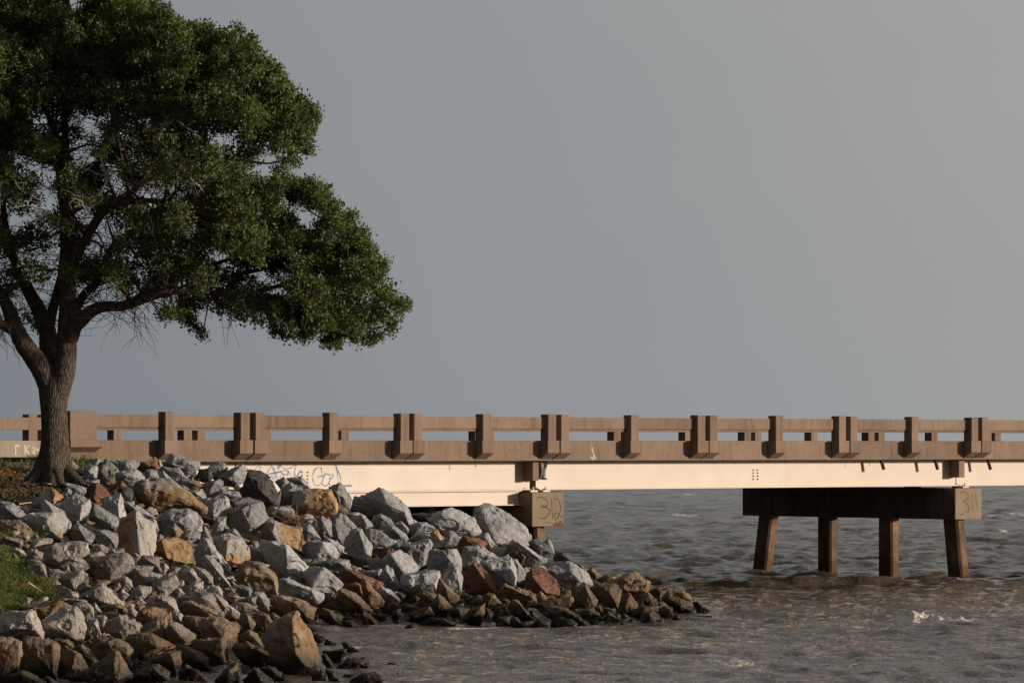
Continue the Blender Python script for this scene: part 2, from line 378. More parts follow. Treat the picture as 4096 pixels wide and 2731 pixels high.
CP += [(-40,100,3.4),(-40,85,3.0),(-32,72,2.0),(-32,60,0.6),(-18,58,-0.3),(-5,58,-0.9),(0,68,-0.9),(2,78,-1.0),(6,84,-1.2),(10,95,-1.5),(12,110,-1.8),(8.5,106,-1.5),
       (4.6,93,-0.35),(5.5,92,-1.0),(3.5,112,-0.1),(1,119,0.2),(-5,115,2.2),(-12,113,3.3),(-20,125,2.6),(-6,130,-0.6),(6,130,-1.8),(-30,140,-1),(-42,125,2.4),(-17,103,3.45),(-12,101,3.5),(-25,95,3.35)]
CP = np.array(CP, float)
def tps_fit(P, z, lam=0.02):
    d = np.linalg.norm(P[:, None] - P[None], axis=2); K = np.where(d > 0, d * d * np.log(d + 1e-9), 0.0) + lam * 50 * np.eye(len(P))
    Q = np.c_[np.ones(len(P)), P]; A = np.block([[K, Q], [Q.T, np.zeros((3, 3))]])
    return np.linalg.solve(A, np.r_[z, np.zeros(3)])
TW = tps_fit(CP[:, :2], CP[:, 2])
def hgt(X, Y):
    X = np.atleast_1d(np.asarray(X, float)); Y = np.atleast_1d(np.asarray(Y, float))
    d = np.hypot(X[:, None] - CP[None, :, 0], Y[:, None] - CP[None, :, 1])
    K = np.where(d > 0, d * d * np.log(d + 1e-9), 0.0)
    return np.clip(K @ TW[:len(CP)] + TW[-3] + TW[-2] * X + TW[-1] * Y, -2.0, 3.55)
hx, hy = np.arange(-62, 18.01, 0.25), np.arange(50, 144.01, 0.25)
HG = np.concatenate([hgt(hx, np.full(len(hx), y)) for y in hy]).reshape(len(hy), len(hx))
def hgt(X, Y):
    X = np.atleast_1d(np.asarray(X, float)); Y = np.atleast_1d(np.asarray(Y, float))
    a = np.clip((X - hx[0]) / 0.25, 0, len(hx) - 1.001); b = np.clip((Y - hy[0]) / 0.25, 0, len(hy) - 1.001)
    i, j = a.astype(int), b.astype(int); f, g_ = a - i, b - j
    return (HG[j, i] * (1 - f) + HG[j, i + 1] * f) * (1 - g_) + (HG[j + 1, i] * (1 - f) + HG[j + 1, i + 1] * f) * g_
YS = np.linspace(62, 112, 401)
def ground_at(u, v):
    """depth at which the line of sight through a photo pixel meets the bank"""
    X = (u - CU) / F * YS; Z = CZ - (v - HV) / F * YS
    k = np.nonzero(np.maximum(hgt(X, YS), -0.05) >= Z)[0]
    return float(YS[k[0]]) if len(k) else 108.0
gx = np.arange(-60, 16.01, 0.4); gy = np.arange(50, 142.01, 0.4)
GX, GY = np.meshgrid(gx, gy); GZ = hgt(GX.ravel(), GY.ravel())
rm_ = 1 / (1 + np.exp(-(GX.ravel() * 1.0 + 10.6 + 0.06 * (GY.ravel() - 88)) / 0.35)); rm_ = np.maximum(rm_, 1 / (1 + np.exp((GZ - 1.0) / 0.12)))   # hollow under the boulders
GZ = GZ - 0.33 * rm_
GZ = np.where(GZ < 0.7, GZ - 0.22 * np.clip((0.7 - GZ) / 0.4, 0, 1), GZ) + 0.04 * vnoise(np.c_[GX.ravel() * 1.7, GY.ravel() * 1.7, 0 * GZ]) - 0.06
i = np.arange(len(gy) - 1)[:, None] * len(gx) + np.arange(len(gx) - 1)[None]
q = np.stack([i, i + 1, i + len(gx) + 1, i + len(gx)], -1).reshape(-1, 4)
ground = mesh_np('ground', np.c_[GX.ravel(), GY.ravel(), GZ], q, MAT['ground'], smooth=True); tag(ground, kind='structure')

# ------------------------------------------------------------------ sea
rows = np.geomspace(58, 440, 1350); kx = np.linspace(-0.15, 0.20, 640)
WX = (rows[:, None] * kx[None]).ravel(); WY = np.repeat(rows, len(kx))
wz = np.zeros_like(WX); wdx = np.zeros_like(WX); wdy = np.zeros_like(WX)
wr = np.random.default_rng(3)
sp_ = np.maximum(WY * 0.35 / 640, WY * 0.0015)
shal = 1 / (1 + np.exp(-(WY - 112) / 6))               # sheltered shallows in front of the sand bar
gust = 0.75 + 0.25 * vnoise(np.c_[WX * 0.05, WY * 0.03, 0 * WX], 5)
for k in range(64):
    lam = 0.33 * (9.5 ** (k / 63.0)); th = R(250) + wr.normal(0, 0.60)
    amp = 0.0180 * lam ** 0.75 * wr.uniform(0.6, 1.3) / 1.35
    K = 2 * math.pi / lam; ph = wr.uniform(0, 6.28)
    e1, e2, e3, e4 = wr.uniform(0, 6.28, 4); q1 = 1.1 / lam; env = 0.6 + 0.75 * np.sin(q1 * (WX * math.cos(e1) + WY * math.sin(e1)) + e2) * np.sin(0.8 * q1 * (WX * math.cos(e3) + WY * math.sin(e3)) + e4)
    a = amp * env * np.clip((lam / sp_ - 2.0) / 2.0, 0, 1) * (0.72 + 0.4 * shal) * gust
    p = K * (WX * math.cos(th) + WY * math.sin(th)) + ph
    wz += a * np.cos(p); wdx -= 0.95 * a * np.sin(p) * math.cos(th); wdy -= 0.95 * a * np.sin(p) * math.sin(th)
foam = np.clip((wz - 0.20) / 0.20, 0, 1) * np.clip(vnoise(np.c_[WX * .35, WY * .2, 0 * WX], 21) * 1.5, 0, 1) * 0.8
# a low swell standing up on the bar, a small breaker, and lace of old foam
yb = 113.0 + 1.2 * np.sin(WX * 0.16) + 0.5 * np.sin(WX * 0.5 + 1)
swell = 0.20 * np.exp(-((WY - yb) / np.where(WY < yb, 1.1, 2.6)) ** 2) * np.clip((WX - 0.5) / 4, 0, 1) * (0.75 + 0.3 * np.sin(WX * 0.8 + 2) * np.sin(WX * 0.31))
wz += swell
foam += np.clip((swell - 0.19) / 0.08, 0, 1) * (vnoise(np.c_[WX * .7, WY * 0, 0 * WX], 4) > 0.35) * 0.6
def streak(u, v, wu, hv, s, lift=0.0, seed=0):
    global foam, wz
    Y = CZ * F / (v - HV); X = (u - CU) / F * Y; sx = wu / F * Y; sy = hv * Y * Y / (CZ * F)
    d = np.exp(-((WX - X) / sx) ** 2 - ((WY - Y - 0.25 * sy * np.sin(WX * 2.3 + seed)) / sy) ** 2)
    foam += s * d; wz += lift * d * np.clip(0.5 + 0.9 * vnoise(np.c_[WX * 7, WY * 2, 0 * WX], seed) + 0.5 * vnoise(np.c_[WX * 15, WY * 5, 0 * WX], seed), 0, 2)
streak(3668, 2480, 42, 6, 1.20, 0.16, 1); streak(3720, 2483, 160, 7, 1.25, 0.06, 1); streak(3800, 2485, 80, 5, 1.00, 0.08, 2); streak(3620, 2484, 50, 3, 0.50, 0.03, 3)
streak(3850, 2338, 70, 3, 0.75, 0.05, 4); streak(3740, 2335, 50, 2, 0.50, 0.02, 5)
streak(2730, 2062, 90, 3.9, 1.12, 0.05, 6); streak(2360, 2080, 30, 2.6, 0.75, 0.02, 7); streak(2760, 1978, 40, 2.6, 0.90, 0.04, 8)
streak(3980, 2066, 60, 3.9, 1.05, 0.05, 9); streak(4080, 2060, 50, 3.9, 1.05, 0.05, 10); streak(3960, 1974, 40, 2.6, 0.90, 0.04, 11); streak(4030, 2128, 30, 3.9, 0.90, 0.04, 12)
streak(2850, 2430, 90, 5, 0.55, 0, 13); streak(3160, 2462, 90, 4, 0.50, 0, 14); streak(3150, 2375, 150, 10, 0.49, 0, 15); streak(3500, 2420, 160, 10, 0.41, 0, 16)
streak(3300, 2600, 260, 40, 0.46, 0, 17); streak(3050, 2680, 260, 36, 0.49, 0, 18); streak(2900, 2640, 160, 26, 0.41, 0, 19); streak(3650, 2560, 200, 30, 0.38, 0, 20)
streak(1900, 2512, 160, 4, 0.50, 0, 21); streak(1450, 2525, 120, 5, 0.54, 0, 22); streak(2300, 2512, 180, 4, 0.54, 0, 23); streak(1420, 2590, 60, 5, 0.61, 0, 24); streak(1560, 2668, 70, 6, 0.54, 0, 25)
streak(2620, 2495, 120, 4, 0.54, 0, 26)
hz = hgt(WX, WY); foam += 0.38 * np.exp(-((hz + 0.08) / 0.16) ** 2) * (WY < 97) * np.clip(0.4 + vnoise(np.c_[WX * 1.3, WY * .8, 0 * WX], 31), 0, 1)
for n_ in (1.12, 3.78, 6.38, 8.98):
    X_, Y_ = 13.76 - 0.645 * (n_ - 0.1), 118 + 0.764 * (n_ - 0.1)
    foam += 0.55 * np.exp(-(((WX - X_) ** 2 + (WY - Y_) ** 2) / 0.30) ** 2)
jj, ii = np.divmod(np.arange(len(WX)), len(kx))
edge = np.minimum.reduce([jj / 30.0, (len(rows) - 1 - jj) / 60.0, ii / 30.0, (len(kx) - 1 - ii) / 30.0]); edge = np.clip(edge, 0, 1)
wz *= edge; wdx *= edge; wdy *= edge
V = np.c_[WX + wdx, WY + wdy, wz]
i = np.arange(len(rows) - 1)[:, None] * len(kx) + np.arange(len(kx) - 1)[None]
q = np.stack([i, i + 1, i + len(kx) + 1, i + len(kx)], -1).reshape(-1, 4)
c0, c1, c2, c3 = 0, len(kx) - 1, len(rows) * len(kx) - 1, (len(rows) - 1) * len(kx)
n0 = len(V); far_ = 30000.0
V = np.r_[V, [[-far_, -500, 0], [far_, -500, 0], [far_, far_, 0], [-far_, far_, 0]]]
q = np.r_[q, [[n0, n0 + 1, c1, c0], [n0 + 1, n0 + 2, c2, c1], [n0 + 2, n0 + 3, c3, c2], [n0 + 3, n0, c0, c3]]]
sea = mesh_np('sea', V, q, MAT['water'], smooth=True); tag(sea, kind='structure')
at = sea.data.attributes.new('foam', 'FLOAT', 'POINT'); at.data.foreach_set('value', np.r_[np.clip(foam, 0, 1.2), np.zeros(4)].astype(np.float32))
bed = mesh_np('seabed', [(-400, -60, -2.3), (400, -60, -2.3), (400, 900, -2.3), (-400, 900, -2.3)], [(0, 1, 2, 3)], MAT['ground']); tag(bed, kind='structure')

# ------------------------------------------------------------------ rocks of the riprap bank
TILE = {'A': (0, 1780), 'B': (700, 1780), 'C': (1400, 1900), 'D': (2050, 2100), 'E': (0, 2211), 'F': (700, 2211), 'G': (1250, 2100)}
TS = 2.94
def subdiv(V, T):
    e = np.sort(np.concatenate([T[:, [0, 1]], T[:, [1, 2]], T[:, [2, 0]]]), axis=1)
    u, inv = np.unique(e, axis=0, return_inverse=True); inv = inv.ravel()
    m = (V[u[:, 0]] + V[u[:, 1]]) / 2; n = len(V); k = len(T)
    a, b, c = inv[:k] + n, inv[k:2 * k] + n, inv[2 * k:] + n
    return np.r_[V, m], np.r_[np.c_[T[:, 0], a, c], np.c_[T[:, 1], b, a], np.c_[T[:, 2], c, b], np.c_[a, b, c]]
def smooth_lap(V, T, w):
    e = np.concatenate([T[:, [0, 1]], T[:, [1, 2]], T[:, [2, 0]]]); S = np.zeros_like(V); cnt = np.zeros(len(V))
    for a, b in ((0, 1), (1, 0)):
        np.add.at(S, e[:, a], V[e[:, b]]); np.add.at(cnt, e[:, a], 1)
    return V * (1 - w) + w * S / cnt[:, None]
def vnormals(V, T):
    n = np.cross(V[T[:, 1]] - V[T[:, 0]], V[T[:, 2]] - V[T[:, 0]]); N = np.zeros_like(V)
    for k in range(3): np.add.at(N, T[:, k], n)
    return N / (np.linalg.norm(N, axis=1)[:, None] + 1e-12)
def hull(P):
    bm = bmesh.new()
    for p in P: bm.verts.new(p)
    r = bmesh.ops.convex_hull(bm, input=bm.verts)
    bmesh.ops.delete(bm, geom=[v for v in bm.verts if not v.link_faces], context='VERTS')
    bmesh.ops.triangulate(bm, faces=bm.faces)
    bm.verts.index_update()
    V = np.array([v.co[:] for v in bm.verts]); T = np.array([[v.index for v in f.verts] for f in bm.faces]); bm.free()
    return V, T
def roughen(P, size, level, seed):
    V, T = hull(P)
    for k in range(level):
        V, T = subdiv(V, T)
    V = smooth_lap(V, T, 0.30)
    N = vnormals(V, T)
    d = 0.048 * vnoise(V * (1.9 / size), seed) + 0.036 * np.abs(vnoise(V * (4.5 / size), seed + 1)) + 0.013 * vnoise(V * (11 / size), seed + 2) + 0.008 * vnoise(V * (24 / size), seed + 3)
    # chipped steps
    st = vnoise(V * (2.6 / size), seed + 7); d = d - 0.042 * (st > 0.28) - 0.022 * (vnoise(V * (5.5 / size), seed + 9) > 0.42)
    return V + N * (d * size)[:, None], T
ROCKS = []
def pts(s): return [tuple(float(a) for a in w.split(',')) for w in s.split()]
ROCK_DATA = """
A g 1040,120 1090,70 1250,10 1310,15 1400,150 1330,175 1240,180 1060,150 | 1280,110 1150,90 ; broad grey domed boulder highest on the pile, beneath the bridge railing end block
A g 990,200 1050,165 1150,155 1195,190 1120,250 1000,245 | 1140,200
A g 1085,335 1110,290 1240,165 1270,175 1375,280 1260,300 1245,370 1140,395 1090,350 | 1200,280
A g 985,290 1010,250 1130,245 1150,260 1085,330 1130,400 1020,410 980,330 | 1040,300
A g 1290,185 1420,165 1510,170 1640,205 1575,240 1580,290 1470,300 1400,290 1375,275 | 1480,230
A g 1500,160 1530,110 1610,55 1700,65 1760,95 1810,140 1780,165 1700,190 1600,195 | 1670,120
A r 1575,265 1700,205 1820,150 1840,170 1865,300 1840,305 1690,265 1600,310 | 1830,260 1690,210 ; orange-brown angular block at the top of the pile, tilted to the right
A g 1840,165 1880,165 1915,240 1880,290 1860,295 | 1880,220
A g 1920,220 2000,140 2040,115 2330,185 2350,220 2340,290 2260,310 2150,310 1930,250 | 2010,220 2200,200 ; wide pale grey boulder with a sloping top, under the second railing post
A g 1870,300 1920,255 2090,265 2140,320 2200,400 2050,440 1990,380 1880,330 | 1990,300 2110,330
A g 1690,380 1720,290 1780,285 1850,300 1870,390 1800,410 1720,415 | 1770,340
A g 1855,310 1920,300 1960,340 2040,420 2030,445 1980,400 1870,390 | 1930,350
A g 1245,345 1270,290 1390,285 1405,310 1350,330 1340,370 1260,370 | 1330,310
A g 1360,350 1440,300 1590,290 1690,370 1690,400 1560,440 1550,510 1490,480 1370,420 | 1450,350 1560,370
A b 1170,400 1200,375 1340,380 1375,440 1290,495 1240,470 1180,430 | 1300,410 1240,440
A r 1280,510 1440,415 1510,500 1440,500 1380,520 1290,570 | 1420,460 ; small dark maroon stone with a pointed top
A d 1370,530 1420,490 1550,510 1570,560 1550,650 1460,640 1390,560 | 1450,560
A r 980,590 1050,470 1085,445 1170,445 1290,575 1220,640 1190,730 1060,720 1030,620 | 1100,620 1140,450 ; blunt rusty brown boulder with an ochre front, below the tree
A g 720,480 760,445 870,460 1015,505 1000,560 980,590 840,560 720,530 | 830,490 900,500
A g 745,580 765,510 800,500 850,545 830,580 760,590 | 800,550
A o 395,680 440,620 590,510 640,530 740,610 690,660 640,700 500,740 390,720 | 650,580 620,680 ; grey boulder with an ochre right face, at the edge of the mulch
A g 690,720 770,640 880,575 1000,620 1040,650 1060,710 1030,800 940,890 870,930 830,900 780,800 700,740 | 960,730 940,860 ; big smooth blue-grey boulder with rounded shoulders, below the tree
A g 490,690 520,640 600,680 740,770 820,890 835,960 800,1010 730,1040 640,900 590,780 500,770 | 640,800 720,990 ; long grey blade of rock leaning down to the right
A o 240,860 330,810 530,790 630,790 650,880 710,1000 715,1085 530,1080 460,1050 350,970 | 560,860 545,960 ; grey boulder with an orange-stained lower corner, near the left edge
A g 0,740 60,690 160,675 220,720 290,810 230,870 200,880 0,890 | 60,730 150,760 200,860 ; pale grey cracked boulder at the left edge, under the mulch bank
A g 0,660 70,660 140,675 60,690 0,740 -20,700 | 40,690
A g 215,720 300,715 340,750 330,800 290,820 240,760 | 290,750
A b 0,900 230,880 300,920 410,1040 360,1090 0,1030 | 250,900 150,960 ; dark brown slab with a flat top, at the left edge
A g 1050,870 1060,800 1110,690 1200,745 1410,870 1420,960 1340,1010 1180,960 1090,900 | 1120,830 1250,840 1330,950
A g 1190,710 1220,620 1410,560 1440,640 1470,820 1430,900 1400,860 1210,740 | 1390,700 1400,840 ; upright grey wedge with a sharp lit edge
A g 1450,650 1510,670 1640,730 1860,870 1720,880 1640,830 1520,770 1470,720 | 1600,760
A g 840,1080 850,970 920,890 1060,1010 1120,1050 1110,1090 1060,1150 990,1140 860,1100 | 930,980 1000,1090
A g 1110,1000 1240,985 1380,1030 1400,1100 1370,1220 1250,1200 1150,1130 1140,1060 | 1180,1010 1300,1100
A o 1380,1200 1390,1000 1430,890 1600,775 1640,820 1720,880 1810,970 1820,1190 1790,1300 1650,1290 1450,1260 1390,1240 | 1600,830 1570,1000 1600,1180 1650,1290 ; tall upright boulder, rusty on its left side and pale grey on its right
A g 1720,880 1800,860 1840,890 1870,1000 1850,1040 1810,1040 1800,960 | 1810,930
A o 1810,1100 1880,1045 1930,1070 1910,1110 1840,1150 1815,1130 | 1880,1080
A g 1860,890 1900,820 2010,755 2210,755 2300,800 2360,900 2352,1000 2150,1020 2060,1090 1910,1010 | 2060,900 1950,840 2200,820 ; broad rugged grey boulder right of the tall rusty one
A o 1910,1040 1960,960 2050,910 2090,980 2150,1015 2080,1090 1920,1080 | 2060,1000
A g 2090,1100 2180,1020 2260,990 2350,1040 2340,1100 2230,1160 2150,1130 | 2210,1080
A o 1790,1200 1890,1130 1920,1095 2090,1095 2200,1140 2265,1230 2290,1400 2060,1390 1960,1340 1880,1300 1800,1270 | 1900,1110 1950,1210 1970,1340 ; squarish ochre block in the middle of the pile
A p 500,1280 530,1210 660,1150 870,1135 1020,1160 1030,1250 990,1300 950,1310 900,1350 750,1400 560,1390 510,1340 | 610,1200 620,1330 1000,1200 ; large pinkish speckled granite boulder right of the grass
A p 960,1300 1010,1260 1200,1250 1280,1310 1180,1330 1100,1330 1050,1390 1010,1350 | 1080,1290
A p 730,1370 760,1310 830,1300 920,1345 1010,1350 1040,1410 930,1430 800,1400 700,1430 | 850,1340
A p 360,1180 400,1110 460,1090 600,1090 625,1130 500,1235 430,1250 350,1210 | 450,1130 400,1200 ; rough pale pinkish rock just above the large granite boulder
A p 10,1110 60,1065 270,1110 260,1185 240,1200 100,1160 | 60,1090 240,1150 ; flat pinkish block at the left edge above the grass
A p 60,1060 70,1020 160,1025 215,1000 235,1030 200,1065 | 180,1040
A p 160,1070 200,1055 340,1055 360,1110 290,1150 270,1110 | 320,1090
A d 620,1120 650,1065 720,1090 770,1135 720,1150 640,1145 | 720,1110
A p 290,1320 330,1240 420,1215 500,1265 490,1330 380,1350 | 420,1260
A p 130,1290 160,1255 210,1320 190,1335 | 175,1300
A p 375,1090 420,1035 460,1085 430,1110 | 430,1070
A p 300,1365 360,1345 470,1355 480,1380 320,1385 | 390,1360
A p 110,1215 180,1200 270,1235 310,1290 250,1300 150,1250 | 220,1240
A p 1070,1220 1130,1165 1190,1155 1290,1220 1260,1270 1200,1250 1090,1250 | 1180,1200
A p 1270,1240 1320,1215 1440,1270 1400,1290 1290,1300 | 1340,1250
A p 1530,1280 1590,1260 1660,1305 1640,1330 1570,1310 | 1600,1290
A p 820,190 860,190 920,240 990,340 880,370 820,330 | 860,260 970,330 ; brownish stone leaning against the foot of the tree trunk
A g 970,450 1000,420 1150,410 1170,440 1100,460 990,470 | 1080,435
A g 2140,330 2190,300 2230,310 2260,340 2210,360 | 2210,320
B g 390,275 430,230 500,190 570,205 615,270 600,310 510,350 440,390 410,300 | 420,260 570,260 ; pale grey knob standing up against the girder, left of the blue graffiti
B d 225,395 290,290 390,275 420,290 440,390 400,420 330,430 | 400,350
B g 500,370 620,290 730,290 790,230 845,275 800,330 790,430 690,470 570,460 | 700,330 640,390
B d 790,400 820,310 860,290 1000,310 1120,370 1130,390 1050,420 880,360 820,400 | 870,340
B d 770,580 810,410 870,355 1000,360 1140,410 1190,560 1195,700 1000,680 780,610 | 870,380 1040,435 1030,560 ; big charcoal block with a pale right face, under the blue graffiti
B g 1170,420 1280,380 1340,430 1330,470 1280,510 1250,520 1190,450 | 1290,430
B g 1310,395 1480,380 1530,420 1610,520 1580,530 1500,520 1430,440 | 1490,430
B g 1250,530 1370,430 1440,460 1490,530 1430,560 1400,620 1290,690 1240,640 | 1380,500 1300,580
B b 1200,560 1250,540 1240,640 1200,700 1190,620 | 1215,600
B o 1380,700 1420,560 1470,535 1820,525 1840,580 1895,700 1895,820 1780,850 1640,855 1440,740 | 1540,590 1500,700 1800,580 1870,680 ; large squared block with rust streaks, just below the word in blue graffiti
B g 1620,480 1680,460 1830,500 1790,525 1640,525 | 1700,490
B g 1820,500 1940,455 1990,510 2000,570 2080,640 2060,770 1960,720 1890,670 1840,560 | 1900,560 1990,620
B b 1890,680 2050,770 1930,810 1895,810 | 1930,750
B o 20,440 80,405 200,405 260,430 320,480 230,520 120,480 | 180,440 250,460
B g 45,500 90,455 190,530 130,540 70,520 | 100,500
B g 150,545 240,520 320,515 360,590 350,640 260,640 170,600 | 240,560
B g 340,500 420,430 520,395 560,430 560,480 490,490 470,550 380,600 | 460,440
B p 470,510 540,475 640,500 580,540 490,570 | 540,510
B g 380,650 440,600 560,515 740,550 770,610 640,630 540,600 430,660 | 560,560
B g 280,660 440,650 580,595 620,640 690,780 600,840 560,830 460,880 380,800 310,700 | 450,690 450,830 600,690 ; grey boulder with a dark left half, right end touching the long ochre slab
B g 640,660 660,630 860,620 1010,670 1020,700 900,720 780,750 700,780 | 700,680
B g 610,880 640,830 780,730 860,690 1010,690 1130,880 1000,960 880,1010 770,1060 650,950 | 780,740 820,850 890,960 ; large grey boulder with a dark left face and a bright scored right face
B g 1080,760 1150,720 1280,720 1390,780 1300,800 1130,810 | 1200,750
B o 1010,960 1060,890 1180,890 1280,940 1480,1010 1520,1100 1480,1240 1370,1220 1200,1140 1050,1070 | 1170,930 1150,1030 1220,1140 ; long rounded boulder with an ochre right end, below the driftwood tangle
B g 410,980 500,850 600,840 600,950 540,1040 470,1040 410,990 | 520,930
B g 270,1100 290,1010 345,945 390,1000 450,1140 430,1160 370,1100 280,1140 | 350,990 ; narrow pale rock with a pointed top
B g 560,1030 690,965 770,1060 770,1090 650,1090 590,1050 | 680,1010
B o 445,1100 480,1060 640,1045 780,1090 850,1200 865,1330 780,1400 680,1410 590,1350 540,1290 480,1200 | 620,1130 590,1220 600,1340 ; rounded boulder, grey above and rust-stained below, beside the ochre block
B g 215,1320 240,1210 340,1110 390,1120 450,1190 560,1330 650,1500 600,1530 430,1430 330,1350 240,1390 | 380,1140 450,1230 450,1300
B g 310,1350 360,1305 420,1310 530,1420 640,1620 655,1667 500,1660 430,1500 | 470,1440 ; tall thin blue-grey slab leaning to the left
B o 880,1180 910,1130 970,1120 990,1190 950,1210 | 940,1160
B g 850,1210 880,1180 1010,1220 1100,1300 1130,1390 1000,1370 870,1330 | 960,1240
B g 1000,1180 1030,1125 1300,1170 1400,1280 1580,1460 1560,1530 1440,1640 1350,1520 1120,1370 1040,1240 | 1300,1200 1390,1380 1340,1510 ; longest grey slab, sloping down to the right with a lit right side
B g 1480,1230 1560,1130 1690,1115 1850,1150 1930,1280 1900,1340 1690,1370 1600,1390 1500,1260 | 1740,1150 1800,1260 1680,1290 ; low grey boulder with stepped ledges on its face
B g 1720,1120 1800,1095 1850,1120 1985,1200 1980,1260 1880,1220 | 1850,1150
B g 1830,980 1840,830 1960,805 2110,920 2170,1000 2010,1140 1960,1170 1870,1110 | 1880,880 1920,1080 ; bulky pale grey boulder with a brown underside
B g 2010,1240 2020,1080 2130,1000 2190,1000 2290,1150 2310,1270 2290,1380 2150,1350 2030,1280 1980,1200 | 2170,1020 2230,1180 2270,1370 ; upright smooth blue-grey boulder with a thin lit right edge
B g 1650,840 1720,840 1830,880 1830,950 1840,1090 1750,1090 1690,960 | 1740,900
B g 1500,1010 1580,930 1650,1000 1720,1100 1540,1120 | 1560,1000
B g 1940,810 2040,790 2150,790 2240,840 2230,860 2180,820 2060,870 | 2090,810
B g 2060,870 2190,820 2250,860 2340,960 2280,1000 2220,1030 2100,930 | 2210,850 2270,960
C g 10,390 30,290 70,245 150,240 200,265 430,340 330,470 150,430 | 120,280 280,340 330,420 ; dark ribbed boulder left of the tallest peak under the girder
C g 170,245 250,210 350,140 400,180 650,360 755,540 690,600 640,560 510,540 340,450 440,345 | 440,345 640,430 ; big grey peaked boulder rising in front of the lower girder
C g 520,270 555,250 600,290 690,400 740,500 650,380 | 610,320
C g 260,530 290,480 360,465 480,520 525,600 440,600 360,620 | 380,510
C g 380,690 440,590 500,600 640,680 690,750 620,800 560,840 540,720 490,650 420,650 | 500,620 580,700
C g 520,570 600,540 690,620 700,680 640,660 560,620 | 620,580
C g 165,690 240,640 330,650 390,710 540,770 560,850 510,880 420,850 380,920 290,920 250,860 200,770 | 250,780 400,820 460,760 ; grey boulder with a greenish-ochre right corner, above the rust-red stone
C r 350,930 400,860 460,850 550,905 500,930 400,1010 330,950 | 440,900 ; small rust-red stone wedged among grey boulders
C g 220,1050 260,980 340,965 380,1000 370,1080 300,1110 230,1100 | 320,1010
C g 690,600 790,560 900,550 1000,630 900,680 760,700 700,640 | 840,580
C r 700,580 780,525 810,560 720,590 | 780,550
C g 720,460 850,445 960,455 900,510 800,510 | 850,470
C g 850,440 950,360 1040,440 980,455 | 955,370 945,440 ; small pointed rock in the dark gap under the girder
C g 890,510 960,455 1060,410 1140,380 1200,385 1440,510 1520,660 1440,720 1300,730 1200,660 1030,620 | 1035,455 1030,600 1250,520 1400,650 ; large grey boulder with a flat brownish front, before the dark gap under the girder
C g 1440,540 1480,380 1520,350 1590,350 1800,420 1930,560 2040,620 2110,720 2085,810 1960,800 1700,820 1660,680 1480,580 | 1560,450 1660,640 1720,780 1800,560 ; biggest pale boulder, right beside the pier cap numbered 312
C g 1120,780 1170,660 1220,670 1310,740 1290,790 1200,810 1120,830 | 1180,740
C o 930,760 970,650 1030,640 1110,790 1090,830 970,840 960,780 | 980,680 1040,720 ; narrow pale rock with an orange top
C g 690,760 770,680 860,690 960,690 940,760 860,750 | 800,700
C g 610,830 650,780 930,755 970,830 910,920 900,1020 850,1050 750,980 620,880 | 640,840 890,830 930,780 ; square grey block with a flat top and white veins
C r 1270,840 1300,760 1350,715 1500,745 1600,800 1650,870 1640,900 1500,830 1360,850 1310,950 1280,910 | 1380,740 1500,810 ; rust-brown boulder with a rounded ochre top, below the big pale one
C g 1320,900 1360,840 1560,830 1640,900 1720,970 1560,1030 1400,1060 1330,1050 | 1380,860 1460,970 1560,920
C g 1460,715 1620,670 1690,800 1660,850 1600,790 1540,760 | 1600,740
C g 1650,890 1690,830 1860,860 1870,900 1820,970 1720,960 | 1830,890
C g 1840,820 1920,745 1990,790 2080,850 2310,980 2300,1050 2200,1030 2070,920 1980,850 | 1990,800 2200,960 ; long pale slab roofing a brown stone, at the foot of pier 312
C b 1850,840 1900,830 2020,880 2080,950 2060,1000 2010,1030 1880,960 | 1960,880 2050,960 ; brown stone tucked under the long pale slab
C g 900,990 960,890 1090,870 1240,870 1280,960 1280,1080 1300,1140 1150,1050 1060,1190 920,1080 | 1090,890 1200,880 1180,1000 ; bulky grey boulder with ridged front
C g 380,1030 450,940 580,895 720,960 820,1080 800,1130 650,1190 600,1210 500,1130 420,1100 | 480,930 610,1080 640,1170 ; boulder with a dark left face and a smooth pale right slope
C g 600,1260 640,1170 860,1120 1030,1140 1060,1230 1030,1330 1010,1390 760,1400 620,1310 | 690,1180 660,1290 870,1200 1000,1290 ; wide pale boulder with curved scoops across its face
C g 1060,1190 1200,1050 1260,1070 1320,1190 1310,1380 1260,1420 1150,1290 | 1150,1150 1240,1100 ; tall pale smooth slab beside the tall rust-brown point
C b 1030,1330 1060,1220 1130,1300 1290,1450 1180,1510 1060,1420 1000,1390 | 1130,1330
C r 1350,1240 1370,1100 1450,1000 1480,990 1560,1070 1720,1340 1700,1375 1470,1390 1380,1370 | 1450,1030 1500,1140 1650,1330 ; tall pointed rust-brown rock with a dark front
C g 1550,1030 1640,1000 1900,960 1940,1090 1930,1290 1880,1300 1750,1260 1660,1180 | 1600,1060 1890,1010 1900,1280 ; big dark grey boulder right of the rust-brown point
C g 1910,990 1960,990 2080,1150 2060,1190 1950,1230 1930,1080 | 1980,1060
C g 360,1170 430,1060 500,1110 600,1300 570,1330 400,1270 | 420,1110 500,1230 ; pale wedge with a dark wet-looking base
C g 140,1150 160,1125 370,1100 360,1170 370,1230 260,1220 | 300,1150
C g 300,1360 370,1310 460,1330 600,1480 500,1480 420,1440 | 420,1360
C b 130,1270 150,1215 190,1240 270,1340 400,1480 380,1529 250,1510 160,1400 | 200,1330
C b 780,1400 870,1350 960,1390 1030,1420 1020,1480 870,1490 | 900,1400
G r 330,560 370,510 440,520 600,590 825,680 800,730 740,765 560,680 340,650 | 450,545 600,640 740,740 ; long reddish slab sloping down to the right
F g 1530,360 1530,240 1600,170 1740,165 1820,210 1965,370 1930,450 1740,585 1620,460 | 1740,185 1640,290 1620,410 ; broad pale boulder with a flat bright right face, left of the reddish slab
